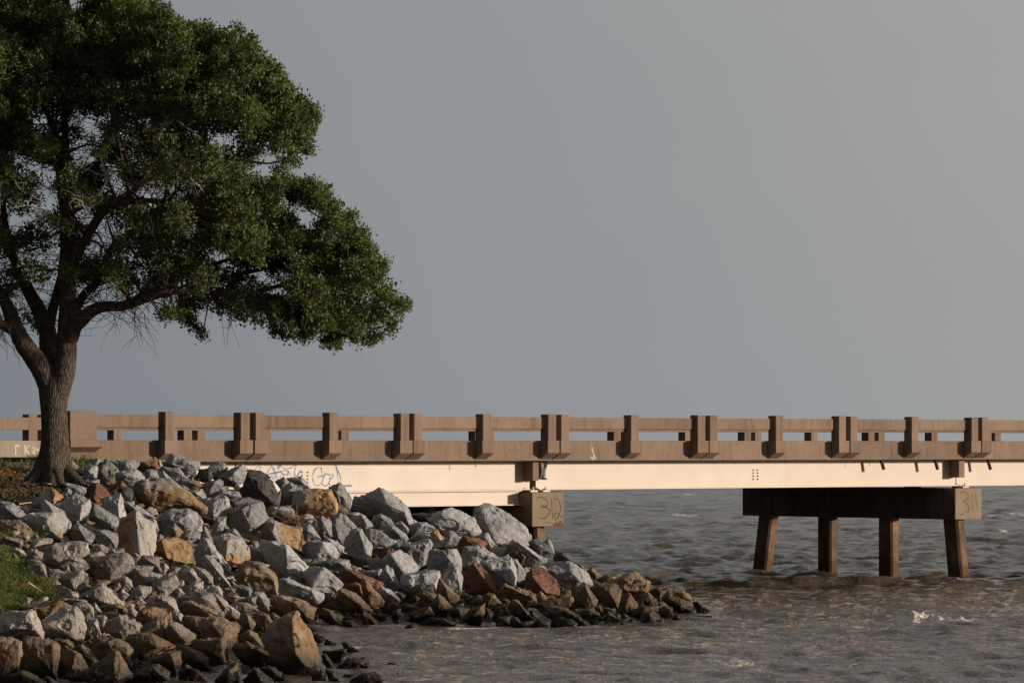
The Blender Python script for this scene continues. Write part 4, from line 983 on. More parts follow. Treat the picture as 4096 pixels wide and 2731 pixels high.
def tl(ox, oy, s, txt): return [[(ox + a / s, oy + b / s) for a, b in pts(l)] for l in txt.strip().split('/')]
# blue graffiti on the left span
gl = tl(980, 1830, 4.356, """170,235 190,185 240,155 275,160 265,200 255,245/
480,265 430,280 375,300 400,240 460,145 480,180 500,240 512,200 510,160/
480,270 560,250 640,235 700,215 760,240 770,270 730,290 680,290 640,260 620,240/
475,265 470,310 475,370/500,380 520,330 545,300 555,340 560,375/615,360 625,310 640,260 665,300 675,350/725,355 740,290 755,235 785,290 800,345/
620,105 615,150 575,195 570,160 600,140 625,150 690,185 780,185 840,150 885,130 870,210 860,290 890,320 930,290 970,215/970,220 935,270 918,335/
1330,155 1335,200 1340,275/1330,200 1290,170 1230,190 1190,260 1180,350 1195,430 1230,480 1290,480 1340,430 1365,350 1350,320/
1260,340 1320,320 1380,295/1385,275 1440,285 1535,300 1520,340 1480,380 1480,330 1440,285 1400,290 1370,350 1340,410 1345,460 1400,490 1450,460 1480,390/1460,455 1500,490 1520,520/
1570,110 1600,170 1640,270 1668,370 1660,450/1575,120 1600,220 1620,340 1622,445""")
gl2 = [(l, 0.030) for l in gl] + [(tl(980, 1830, 4.356, "1715,498 1790,488 1865,488")[0], 0.055), (tl(980, 1830, 4.356, "490,275 560,255 640,240")[0], 0.06)]
stroke('graffiti_loop', gl2[:1], YG, 0.03, MAT['blue'], girders[0])
stroke('graffiti_scribble', gl2[1:9] + gl2[-1:], YG, 0.03, MAT['blue'], girders[0])
stroke('graffiti_word', gl2[9:16], YG, 0.03, MAT['blue'], girders[0])
stroke('graffiti_dash', gl2[16:-1], YG, 0.03, MAT['blue'], girders[0])
def bolts(parent, cols, rws):
    for u in cols:
        for v in rws:
            t, _, z = gpt(u, v, YG)
            bm = bmesh.new(); add_box(bm, t - 0.016, t + 0.016, YG - 0.02, YG - 0.001, z - 0.02, z + 0.02, 0.005); bm_obj('bolt', bm, MAT['bolt'], parent)
bolts(girders[2 - 1], (2100 + 1951 / 2.138, 2100 + 1988 / 2.138), [1600 + q_ / 2.138 for q_ in (597, 622, 649, 676)])
bolts(girders[0], (980 + 992 / 4.356, 980 + 1088 / 4.356), [1830 + q_ / 4.356 for q_ in (252, 312, 372, 428)])
# vertical plate joint on the left span
t, _, z = gpt(947, 1870, YG); box('splice_plate', t - 0.05, t - 0.02, YG - 0.012, YG - 0.001, 3.05, 3.5, MAT['rust'], bridge)
# pier caps, piles, bearings
def pier(tj, txt, white, darkened):
    cap = box('pier_cap', tj - 0.56, tj + 0.56, 0.51, 9.58, 1.80, 2.715, MAT['cap'] if not darkened else MAT['cap'], bridge, 0.03)
    if darkened:   # shade of the long side, painted as a dark skin 3 mm proud of it
        bm = bmesh.new(); add_box(bm, tj - 0.566, tj - 0.5605, 0.56, 9.56, 1.815, 2.70); bm_obj('shade_skin', bm, MAT['darkened'], cap)
    for k, n in enumerate((1.12, 3.78, 6.38, 8.98)):
        dy = (-0.20, 0.0, 0.0, 0.20)[k]
        dy = (-0.22, 0, 0, 0.30)[k]
        bm = bmesh.new(); h, w_, c = 0.30, 0.185, 0.06
        o = [(-w_, -h + c), (-w_ + c, -h), (w_ - c, -h), (w_, -h + c), (w_, h - c), (w_ - c, h), (-w_ + c, h), (-w_, h - c)]
        zs = np.linspace(-1.9, 1.82, 7)
        rings = []
        for zz in zs:
            f_ = (1.82 - zz) / 1.82
            rings.append([bm.verts.new((tj + a, n + b + dy * f_, zz)) for a, b in o])
        for a, b in zip(rings[:-1], rings[1:]):
            for j in range(8): bm.faces.new((a[j], a[(j + 1) % 8], b[(j + 1) % 8], b[j]))
        bm.faces.new(rings[0][::-1]); bm.faces.new(rings[-1])
        bm_obj('pile', bm, MAT['pile'], bridge)
    for y in (YG, 3.0, 5.0, 7.0, 8.95):
        for s in (-0.20, 0.20):
            if tj > -1 and s < 0: continue
            bx = box('bearing', tj - 0.13 + s * 1.1, tj + 0.13 + s * 1.1, y - 0.24, y + 0.22, 2.72, 2.774, MAT['girder'], bridge, 0.008)
            bm = bmesh.new(); add_box(bm, tj + s * 1.1 - 0.02, tj + s * 1.1 + 0.02, y - 0.215, y - 0.175, 2.776, 2.86, 0.005); bm_obj('anchor_bolt', bm, MAT['metal'], bx)
    return cap
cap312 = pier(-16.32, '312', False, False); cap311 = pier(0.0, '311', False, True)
n312 = tl(2050, 1830, 5.228, """520,855 540,825 600,820 690,870 740,940 725,990 690,1020 640,1035 595,1030 590,1010 640,1005 700,1030 770,1090 775,1140 740,1200 680,1260 610,1265 560,1250/820,850 818,960 830,1150 838,1275/
870,885 890,855 930,850 970,900 1000,990 1000,1080 970,1200 930,1270 890,1270 870,1220 890,1160 930,1145 970,1170 1010,1220 1060,1250""")
stroke('painted_number', n312, 0.51, 0.026, MAT['black'], cap312)
n311 = tl(3750, 1900, 7.839, """710,545 790,520 870,530 930,590 965,680 940,750 870,800 780,830/780,830 850,835 920,900 970,990 985,1070 960,1130 850,1160 720,1245/1080,570 1080,750 1095,950 1100,1110/1195,600 1215,740 1245,920 1250,1060""")
stroke('painted_number', n311, 0.51, 0.022, MAT['black'], cap311)
rs = tl(2050, 1830, 5.228, """860,1400 870,1380 880,1425/900,1390 915,1350 925,1430/940,1420 955,1370 960,1440/975,1430 985,1340 1000,1410/1000,1330 1015,1330 1020,1420/1035,1440 1045,1370 1050,1430/850,1446 950,1440 1056,1440/680,1340 700,1350/640,1350 760,1350 850,1390""")
stroke('rust_stain', [(l, 0.05) for l in rs[:7]] + [(l, 0.014) for l in rs[7:]], 0.51, 0.04, MAT['redstain'], cap312)
# white patch behind the 3 and lime bloom on the edge beam
stroke('lime_bloom', [([(2366, 1790), (2372, 1808), (2376, 1825), (2368, 1838)], 0.07), ([(2360, 1828), (2385, 1832)], 0.05), ([(2364, 1764), (2365, 1800)], 0.012)], 0.335, 0.05, MAT['lime'], bridge)
# concrete hangers under the joints and the crumpled sheet at pier 312
box('joint_block', -0.25, -0.01, 0.66, 1.045, 3.03, 3.555, MAT['rail'], bridge, 0.012)
box('joint_block', -16.73, -16.52, 0.66, 1.045, 3.03, 3.555, MAT['rail'], bridge, 0.012)
bm = bmesh.new(); V0, rws_ = [], []
for z in np.linspace(3.05, 3.555, 9):
    row = []
    for x in np.linspace(0, 1, 6):
        row.append(bm.verts.new((-16.42 + 0.21 * x, 0.70 + 0.03 * math.sin(9 * z + 4 * x) + 0.02 * math.sin(23 * x + 11 * z) - (0.05 if z < 3.1 else 0), z)))
    rws_.append(row)
for a, b in zip(rws_[:-1], rws_[1:]):
    for j in range(5): bm.faces.new((a[j], a[j + 1], b[j + 1], b[j]))
bmesh.ops.solidify(bm, geom=bm.faces[:], thickness=0.01)
add_box(bm, -16.41, -16.23, 0.74, 1.04, 3.06, 3.55)
bm_obj('crumpled_sheet', bm, MAT['metal'], bridge)
# drain pipes under the deck edge
for u in (3000 + 1036 / 1.96, 3000 + 1458 / 1.96, 3000 + 1872 / 1.96):
    g = Geo(); a = np.array(gpt(u - 7, 1838, 0.62)); b = np.array(gpt(u + 7, 1877, 0.58)); a[2] = 3.6
    g.tube([a, a * 0.5 + b * 0.5 + np.array([0.0, 0, 0.01]), b], [0.05, 0.05, 0.052], 12)
    g.build('drain_pipe', MAT['rust'], bridge, True)
for u in (2100 + 0, 3000 + 935 / 1.96):
    if u < 2200: u = 1000 + 1628 / 1.809
    a = gpt(u, 1846, 0.5); g = Geo(); g.tube([(a[0], 0.5, 3.57), (a[0], 0.5, 3.48), (a[0] + 0.03, 0.5, 3.44), (a[0] + 0.03, 0.5, 3.40), (a[0], 0.5, 3.42)], 0.008, 6)
    g.build('wire_hook', MAT['rust'], bridge)
# white letters on the far wall behind the tree
wl = tl(0, 1780, 2.94, "183,112 184,60 186,6 230,12/300,110 292,50 290,-5/345,112 320,70 300,50 345,0/375,40 390,20 405,35 400,60 385,70 408,85 395,100 378,85 385,70/420,55 425,35 438,50 432,68 420,58/455,70 453,35/474,70 472,32/228,108 234,104")
wp = box('wall_patch', -47, -46.01, 9.46, 9.765, 3.3, 4.10, MAT['far'], bridge, 0.02)
stroke('white_lettering', [(wl[0], 0.05), (wl[1], 0.05), (wl[2], 0.05), (wl[3], 0.035), (wl[4], 0.03), (wl[5], 0.03), (wl[6], 0.03), (wl[7], 0.03)], 9.46, 0.04, MAT['white'], bridge)
# ------------------------------------------------------------------ live oak
TY = 88.0; MD = DS * TY / F            # metres per overview pixel at the tree
def td(x, y, dy=0.0): return np.array([(x * DS - CU) / F * TY, TY + dy, CZ - (y * DS - HV) / F * TY])
tree = empty('live_oak', td(128, 1103)); tx = np.array(tree.location)
tag(tree, 'spreading live oak with dark leaning limbs and a wind-swept crown, rooted beside the boulders', 'tree')
def tree_mesh(g, name, mat, parent, smooth=True):
    V = np.concatenate(g.V) - np.array(tx); return mesh_np(name, V, np.concatenate(g.F), mat, parent, smooth)
LIMB_PTS = []      # sampled points of all limbs for growing twigs from
def limb(g, L, sides=14, k=8, wob=0.0, keep=True):
    """L: (x, y, half width in overview pixels, depth offset)"""
    A = np.array([(*td(x, y, d if x < 380 else d + min(1.0, (x - 380) / 160) * (0.5 - d)), r * MD) for x, y, r, d in L]); S = catmull(A, k)
    g.tube(S[:, :3], np.maximum(S[:, 3], 0.006), sides, wob=wob)
    if keep: LIMB_PTS.extend([(p, r) for p, r in zip(S[:, :3], S[:, 3])])
# trunk with fluted foot
g = Geo()
S = catmull(np.array([(*td(x, y, 0), r * MD) for x, y, r in ((122,1114,66),(122,1100,57),(121,1082,47),(123,1055,39),(125.5,1020,32.5),(125,970,29.8),(124,930,30.8),(124,895,34),(124,868,34),(124,850,26),(124,835,15),(124,826,3))]), 10)
th = np.linspace(0, 2 * np.pi, 72, endpoint=False); V = []
for c in S:
    foot = np.clip((c[3] / MD - 36) / 18, 0, 1) if c[2] < td(0, 1000)[2] else 0
    rr = c[3] * (1 + foot * 0.22 * np.cos(5 * th + 1.0) + 0.03 * np.sin(3 * th + c[2] * 2))
    fur = 0.016 * (np.abs(np.sin(th * 17 + 2.2 * np.sin(c[2] * 3.1) + 1.3 * np.sin(c[2] * 7.7 + th * 2))) ** 0.7)
    rr = rr - 0.010 + fur
    V.append(np.c_[c[0] + rr * np.cos(th), c[1] + rr * np.sin(th), np.full(72, c[2])])
V = np.concatenate(V); i = np.arange(len(S) - 1)[:, None]; j = np.arange(72)[None]
for rt in ([(146,1066,15,-.05),(166,1090,13,-.2),(186,1106,10,-.35),(204,1116,5,-.45)], [(104,1070,15,-.1),(88,1092,13,-.3),(74,1108,8,-.5),(62,1116,4,-.6)], [(128,1070,16,-.25),(140,1098,13,-.5),(150,1116,8,-.7)]): limb(g, rt, 12, 8, keep=False)
g.add(V, np.stack([i * 72 + j, i * 72 + (j + 1) % 72, (i + 1) * 72 + (j + 1) % 72, (i + 1) * 72 + j], -1).reshape(-1, 4))
tree_mesh(g, 'trunk', MAT['bark'], tree)
MAIN = [
 [(120,910,25,0),(112,876,28,-.05),(98,846,27,-.1),(77,817,23,-.2),(55,785,21,-.3),(36,745,18,-.3),(24,715,16,-.2),(10,690,14,0),(-25,640,12,.2),(-70,570,9,.4),(-110,480,6,.6)],
 [(40,760,14,-.3),(20,752,12,-.4),(0,742,11,-.5),(-40,725,9,-.8),(-110,700,6,-1.2),(-180,690,4,-1.4)],
 [(122,905,18,.2),(115,860,21,.3),(107,810,22,.4),(104,767,21,.5),(92,735,19,.6),(76,700,17,.7),(56,668,15,.9),(38,630,13,1.0),(18,590,11,1.1),(-8,540,9,1.2),(-30,450,6,1.4),(-40,330,4,1.5)],
 [(104,765,14,.5),(110,715,12,.8),(118,670,11,1.1),(126,620,10,1.4),(128,560,9,1.6),(122,480,7,1.8),(110,400,5,2.0),(100,300,4,2.2)],
 [(132,915,24,-.05),(144,868,27,-.1),(151,830,26,-.1),(154,786,23,-.1),(156,745,22,-.1),(157,700,20,-.1),(155,655,19,0),(153,610,17,0),(154,570,16,0),(155,520,14,0),(158,470,12,0),(154,420,11,0),(149,376,10,0),(148,310,8.5,.1),(147,240,7,.2),(155,160,5,.3),(165,90,3.5,.4)],
 [(150,400,8,0),(125,330,7,.4),(98,245,5.5,.7),(70,170,4,.9),(50,100,3,1)],
 [(165,780,17,-.2),(176,750,17,-.3),(192,736,16,-.4),(208,722,15,-.5),(232,709,13.5,-.6),(262,706,12,-.7),(293,705,11.5,-.8),(347,688,11,-1.0),(395,673,10,-1.2),(440,669,9.5,-1.3),(500,672,9,-1.4),(560,678,8,-1.5),(620,686,7,-1.5),(690,694,6,-1.5),(760,704,4.5,-1.5),(830,718,3,-1.4)],
 [(168,725,12,.1),(178,695,11,.3),(190,672,10.5,.5),(213,648,10,.7),(228,612,9,.9),(240,572,8.5,1.1),(275,536,8,1.3),(320,500,7,1.4),(372,470,6,1.5),(430,440,5,1.5),(490,415,4,1.5),(560,390,3,1.4)],
 [(156,640,13,-.2),(176,600,12,-.5),(208,548,11,-.8),(238,505,10,-1.0),(262,478,9,-1.1),(300,458,8,-1.2),(334,430,7,-1.3),(362,385,6.5,-1.4),(386,343,6,-1.4),(402,290,5.5,-1.4),(413,238,5,-1.4),(425,180,3.5,-1.3),(440,130,2.5,-1.2)],
 [(262,480,7,-1.1),(330,470,6,-1.5),(400,478,5.5,-1.9),(470,500,4.5,-2.1),(540,520,3.5,-2.2),(600,540,2.5,-2.2)],
 [(440,668,7,-1.3),(500,645,6,-1.6),(570,622,5,-1.9),(640,610,4,-2.1),(710,600,3.2,-2.2),(780,585,2.4,-2.1)],
 [(300,700,7,-.8),(360,660,6,-.3),(430,625,5,.2),(500,600,4.4,.6),(560,580,3.6,.9),(620,555,2.6,1.1)],
 [(334,430,5,-1.3),(400,400,4.6,-1.0),(470,375,4,-.6),(540,362,3.2,-.3),(610,372,2.6,0),(660,360,2,.1)],
 [(155,500,9,0),(190,440,8,.5),(215,370,7,.9),(240,290,6,1.2),(262,210,4.5,1.4),(280,130,3.2,1.5),(285,60,2.2,1.5)],
 [(386,340,5,-1.4),(440,290,4.4,-1.2),(500,250,3.8,-1.0),(560,225,3,-.8),(620,235,2.2,-.7)],
 [(560,678,5,-1.5),(610,660,4.5,-1.1),(680,650,4,-.8),(760,640,3.2,-.6),(830,650,2.4,-.5)],
 [(18,590,8,1.1),(0,480,7,.6),(10,380,5.5,.2),(5,270,4,0),(25,160,3,-.2)],
 [(490,415,3,1.5),(560,440,2.6,1.5),(630,440,2.2,1.4),(690,450,1.8,1.3)],
]
for L in MAIN:
    g = Geo(); limb(g, L, 16 if L[0][2] > 12 else 10, 9, wob=0.018); tree_mesh(g, 'limb', MAT['bark'], tree)
# foliage clumps: (x, y, radius in overview pixels, density)
CL = """30,35,62,1 105,45,62,1 60,110,75,1 150,110,65,1 5,130,70,1 215,65,30,.9 250,30,42,1 305,28,36,1 280,85,55,1 345,72,44,1 378,62,30,1 360,125,58,1 430,125,52,1 395,92,34,1 492,122,50,1 465,100,32,1
545,125,42,1 572,112,22,1 230,135,55,1 300,160,60,.9 425,185,58,1 490,185,58,1 560,182,52,1 598,168,32,1 622,205,42,1 645,235,42,1 555,245,58,1 688,282,36,1 715,285,24,.9 645,300,44,1 592,295,50,.9 665,340,36,1 690,320,32,1 500,262,60,.8 425,260,60,.6 350,240,60,.6 0,250,55,.9 20,310,50,.9 250,230,60,.5 150,210,60,.6 90,240,50,.5
560,350,45,.45 650,390,34,.6 690,378,20,.7 605,432,48,.8 558,425,48,.6 690,440,42,1 722,455,34,1 735,470,22,1 500,400,58,.5 430,400,56,.45 370,350,60,.5 262,345,40,.8 300,300,50,.45 440,330,50,.5
562,512,58,1 622,522,52,1 522,480,50,.9 590,580,52,1 640,600,46,1 560,572,48,1 500,540,46,.8 450,500,50,.5 400,560,52,.45 330,560,48,.4 310,500,46,.5 450,600,48,.5 660,560,40,.9
700,545,34,.8 745,515,34,1 768,500,22,1 800,530,42,1 832,545,30,1 842,575,36,1 785,590,58,1 722,602,52,1 855,630,44,1 872,610,28,1 800,662,58,1 720,672,58,1 886,672,36,1 912,706,28,1 922,700,16,1 905,735,18,1 862,722,42,1 800,740,46,1 740,742,42,1 682,722,46,.9 758,782,24,1 775,775,22,1 842,772,24,1 815,765,24,1 690,768,22,.9 665,770,14,.8 622,702,42,.8 562,700,36,.7 505,690,38,.6 440,690,34,.6 402,708,30,.8 425,738,20,.9 446,752,12,.8 385,725,16,.7 360,655,44,.5 305,660,36,.4 470,640,46,.5 540,640,44,.6 610,745,18,.5 560,730,16,.5 640,760,14,.5
0,400,55,.6 45,450,46,.4 105,345,46,.45 62,540,46,.35 0,560,50,.4 20,640,40,.4 90,620,36,.3 70,720,18,.4 85,745,14,.4 150,300,40,.4 200,400,44,.35 230,460,36,.3 160,560,30,.2 200,620,34,.25 260,600,40,.35 300,620,36,.35 380,610,40,.4
20,200,50,.7 120,170,50,.7 200,190,50,.6 -60,60,80,1 -130,140,90,1 -170,280,90,.9 -210,420,90,.9 -190,550,80,.8 -120,640,60,.7 -60,640,50,.6 -80,260,80,.8 -90,430,80,.6 -40,330,60,.6
60,-60,90,1 170,-40,70,1 -60,-70,90,1 260,-10,36,1"""
LV, LT = [], []; TW_ = Geo(); lr = np.random.default_rng(11)
LP = np.array([p for p, r in LIMB_PTS]); LRr = np.array([r for p, r in LIMB_PTS])
def add_leaves(centres, dirs, per, spread, ln):
    n = len(centres) * per
    c = np.repeat(centres, per, 0) + lr.normal(0, spread, (n, 3)); d = np.repeat(dirs, per, 0) + lr.normal(0, 0.65, (n, 3)); d /= np.linalg.norm(d, axis=1)[:, None]
    s = np.cross(d, lr.normal(0, 1, (n, 3))); s /= np.linalg.norm(s, axis=1)[:, None] + 1e-9
    u = np.cross(d, s)
    l = ln * lr.uniform(0.65, 1.25, (n, 1)); w = l * lr.uniform(0.20, 0.30, (n, 1))
    LV.append(np.stack([c - d * l * .5, c + s * w + u * w * .35, c + d * l * .5, c - s * w + u * w * .35], 1).reshape(-1, 3))
    LT.append(np.repeat(np.clip(np.repeat(lr.normal(.5, .13, len(centres)), per) + lr.normal(0, .14, n), 0, 1), 4))
ITEMS = [tuple(float(q_) for q_ in w.split(',')) for w in CL.split()]
ITEMS = [(x, y, r, max(dn, 0.48) if (90 < x < 420 and 200 < y < 640 and lr.random() < 0.7) else dn) for x, y, r, dn in ITEMS]
for x, y, r, dn in list(ITEMS):          # sprays of leaves standing out from the outer clumps
    if dn >= 0.9 and -20 < x < 830 and r > 26:
        for q_ in range(5):
            a = lr.uniform(0, 6.28); ITEMS.append((x + math.cos(a) * r * 0.92, y - abs(math.sin(a)) * r * 0.75 if lr.random() < .7 else y + math.sin(a) * r * .8, r * lr.uniform(.22, .38), 0.95))
ITEMS += [(lr.uniform(110, 420), lr.uniform(230, 640), lr.uniform(20, 34), 0.6) for q_ in range(20)]
for x, y, r, dn in ITEMS:
    r *= (0.82 if x > 770 else 0.90) if dn >= 0.9 and r > 26 else 1.0
    reps = [lr.uniform(-1.2, 1.2)] + ([lr.uniform(-3.2, -0.8), lr.uniform(0.8, 3.2)] if x < 620 and y < 640 else [lr.uniform(-2.2, 2.2)])
    for k, dy in enumerate(reps):
        if k and dn < 0.5 and lr.random() < 0.4: continue
        cx, cy, rr = x + (lr.uniform(-14, 14) if k else 0), y + (lr.uniform(-10, 14) if k else 0), r * (0.9 if k else 1.0)
        cen = td(cx, cy, dy); rm = rr * MD
        near = int(np.argmin(np.linalg.norm(LP - cen, axis=1) * (1 + 0.4 * (LP[:, 0] > cen[0] + 0.3))))
        base = LP[near]; mid = (base + cen) / 2 + lr.normal(0, 0.10, 3) + np.array([0, 0, 0.08])
        L = catmull([base, mid, cen], 5); r0 = min(LRr[near] * 0.7, 0.03 + 0.02 * rm)
        TW_.tube(L, np.linspace(r0, 0.010, len(L)), 5)
        dn2 = min(1.0, dn * 0.80 + 0.16)
        ns = int(dn2 * (rr / 50.0) ** 2 * 78 * (1.0 if not k else 0.8))
        ns = max(ns, 7)
        v = lr.normal(0, 1, (ns, 3)); v /= np.linalg.norm(v, axis=1)[:, None]
        q = lr.uniform(0.25, 1.0, (ns, 1)) ** 0.5
        lump = 1 + 0.22 * vnoise(v * 2.4 + x, int(x + y) % 97)[:, None]
        pos = cen + v * q * rm * lump * np.array([1.0, 1.05, 0.82])
        dr = v + np.array([0.25, 0, 0.75]); dr /= np.linalg.norm(dr, axis=1)[:, None]
        Px = (pos[:, 0] * F / pos[:, 1] + CU) / DS; Py = (HV - (pos[:, 2] - CZ) * F / pos[:, 1]) / DS    # bays in the windward edge of the crown
        ok_ = np.ones(len(pos), bool)
        for ex, ey, ea, eb in ((702,392,46,20),(728,494,26,13),(655,352,30,10),(172,8,20,30),(590,395,40,12),(330,690,60,14),(560,752,50,16),(905,640,16,14),(600,98,14,14)): ok_ &= ((Px - ex) / ea) ** 2 + ((Py - ey) / eb) ** 2 > 1
        pos, dr, ns = pos[ok_], dr[ok_], int(ok_.sum())
        if ns == 0: continue
        add_leaves(pos, dr, 19, 0.066, 0.088)
        for p_ in pos[lr.random(ns) < 0.75]:
            m_ = (cen * 0.55 + p_ * 0.45) + lr.normal(0, 0.05, 3)
            TW_.tube([cen + (m_ - cen) * lr.uniform(0, .35), m_, p_], [0.010, 0.007, 0.004], 3)
# bare hanging twigs along the lower edge
for k in range(230):
    x = lr.uniform(20, 870); 
    y0_ = 640 if x < 230 else 690 if x < 600 else 700 + 60 * (x - 600) / 250
    p = td(x, y0_ + lr.uniform(-60, 20), lr.uniform(-2, 1.5)); L = [p]
    d = np.array([lr.normal(.1, .5), lr.normal(0, .4), -0.6])
    for q_ in range(4): d = d + lr.normal(0, .35, 3); L.append(L[-1] + d / np.linalg.norm(d) * lr.uniform(.06, .16))
    TW_.tube(L, np.linspace(.007, .003, 5), 3)
# fine bare branching inside the crown
for k in range(1300):
    n0_ = lr.integers(len(LP)); 
    if LRr[n0_] > 0.13 or LRr[n0_] < 0.035: continue
    p = LP[n0_]; L = [p]; d = lr.normal(0, 1, 3) * np.array([1, 1, .7]) + np.array([.5, 0, .35])
    for q_ in range(5): d = d / np.linalg.norm(d) + lr.normal(0, .35, 3); L.append(L[-1] + d / np.linalg.norm(d) * lr.uniform(.12, .26))
    TW_.tube(L, np.linspace(.014, .004, 6), 3)
    for b in (2, 3, 4):
        d2 = d / np.linalg.norm(d) + lr.normal(0, .7, 3); e1 = L[b] + d2 * .18; TW_.tube([L[b], e1, e1 + (d2 + lr.normal(0, .5, 3)) * .14], [.008, .005, .003], 3)
tree_mesh(TW_, 'twigs', MAT['twig'], tree, False)
LV = np.concatenate(LV) - tx; n = len(LV) // 4
crown = mesh_np('crown', LV, np.arange(n * 4).reshape(-1, 4), MAT['leaf'], tree)
at = crown.data.attributes.new('tone', 'FLOAT', 'POINT'); at.data.foreach_set('value', np.concatenate(LT).astype(np.float32))
print('leaves', n)
# grey lichened dead branches catching the light
def dead(x, y, dy, ang, ln, seed):
    r_ = np.random.default_rng(seed); g = Geo()
    def grow(p, d, l, r, lev):
        L = [p]; dd = d
        for q_ in range(5): dd = dd + r_.normal(0, .22, 3); dd /= np.linalg.norm(dd); L.append(L[-1] + dd * l / 5)
        g.tube(catmull(L, 3), np.linspace(r, r * .45, 16), 5)
        if lev:
            for q_ in range(r_.integers(3, 5)):
                b = r_.integers(1, 5); grow(np.array(L[b]), dd + r_.normal(0, .75, 3), l * r_.uniform(.35, .6), r * .6, lev - 1)
    grow(td(x, y, dy), np.array([math.cos(ang), -0.3, math.sin(ang)]), ln, 0.022, 2)
    tree_mesh(g, 'dead_branch', MAT['lichen'], tree)
for a in ((228,512,-2.6,1.9,.75,1),(246,468,-2.6,.5,.7,2),(60,470,-2.4,.3,.8,3),(385,340,-2.2,1.1,.6,4),(150,500,-2.3,2.9,.8,5),(450,415,-2.4,-.9,.6,6),(20,500,-2.3,1.2,.7,7),(270,420,-2.4,2.6,.5,8),(430,300,-2.3,-.2,.5,9),(640,730,-2,-.5,.5,10)):
    dead(*a)
# ------------------------------------------------------------------ grass, weeds, flowers, sticks
def gz(X, Y): return float(hgt(X, Y)[0]) - 0.02
gb = np.random.default_rng(9); GVv, GF = [], []
def blade(p, h, lean, w):
    a = gb.uniform(0, 6.28); d = np.array([math.cos(a), math.sin(a), 0]); s = np.array([-d[1], d[0], 0]) * w
    m = p + d * lean * h * .35 + np.array([0, 0, h * .6]); t_ = p + d * lean * h + np.array([0, 0, h])
    n = len(GVv); GVv.extend([p - s, p + s, m + s * .7, m - s * .7, t_ + s * .12, t_ - s * .12]); GF.extend([(n, n + 1, n + 2, n + 3), (n + 3, n + 2, n + 4, n + 5)])
def patch(poly, count, h0, h1):
    k = 0; xs = [p[0] for p in poly]; ys = [p[1] for p in poly]
    while k < count:
        x, y = gb.uniform(min(xs), max(xs)), gb.uniform(min(ys), max(ys)); r = False; n = len(poly)
        for a in range(n):
            x0, y0 = poly[a]; x1, y1 = poly[(a + 1) % n]
            if (y0 > y) != (y1 > y) and x < (x1 - x0) * (y - y0) / (y1 - y0) + x0: r = not r
        if not r: continue
        k += 1
        Y = ground_at(x * DS, y * DS) + gb.normal(0, .1); X = (x * DS - CU) / F * Y
        cl = 0.6 + 0.8 * (vnoise(np.array([[X * 2.2, Y * 2.2, 0]]), 3)[0] * .5 + .5)
        blade(np.array([X, Y, gz(X, Y) - .02]), gb.uniform(h0, h1) * cl, gb.uniform(.3, 1.4), gb.uniform(.005, .010))
patch([(-160,1250),(20,1250),(64,1302),(98,1330),(116,1362),(96,1384),(60,1392),(-160,1420)], 19000, .03, .075)
patch([(85,1335),(128,1338),(124,1385),(80,1388)], 380, .08, .20)
patch([(20,1180),(95,1225),(120,1255),(20,1250),(-40,1200)], 700, .05, .12)
patch([(-160,1046),(90,1046),(88,1066),(-160,1082)], 2600, .06, .20)
patch([(60,1042),(100,1042),(95,1060),(60,1060)], 500, .15, .35)
patch([(170,1045),(205,1060),(200,1080),(165,1075)], 260, .10, .35)
patch([(-60,1130),(60,1120),(110,1130),(40,1150),(-60,1150)], 180, .04, .10)
patch([(98,1120),(140,1118),(130,1140),(90,1138)], 60, .05, .14)
gr = mesh_np('grass', GVv, GF, MAT['grass']); tag(gr, 'short green shore grass on the bank', 'grass', kind='stuff')
# wood chips on the mulch
ch = np.random.default_rng(4); CV, CF = [], []
for k in range(2600):
    x, y = ch.uniform(-120, 190), ch.uniform(1062, 1132)
    if x > 150 + (1132 - y) * .4: continue
    Y = ground_at(x * DS, y * DS) + ch.normal(0, .12); X = (x * DS - CU) / F * Y; z = gz(X, Y) + ch.uniform(-.01, .03)
    a, b = ch.uniform(0, 6.28), ch.uniform(-.6, .6); l, w = ch.uniform(.02, .06), ch.uniform(.006, .014)
    d = np.array([math.cos(a), math.sin(a), b]) * l; s = np.array([-math.sin(a), math.cos(a), ch.uniform(-1, 1)]) * w
    n = len(CV); p = np.array([X, Y, z]); CV += [p - d - s, p + d - s, p + d + s, p - d + s]; CF.append((n, n + 1, n + 2, n + 3))
cm = mesh_np('mulch_chips', CV, CF, MAT['drift']); tag(cm, 'brown wood chips scattered over the soil under the tree', 'mulch', kind='stuff')
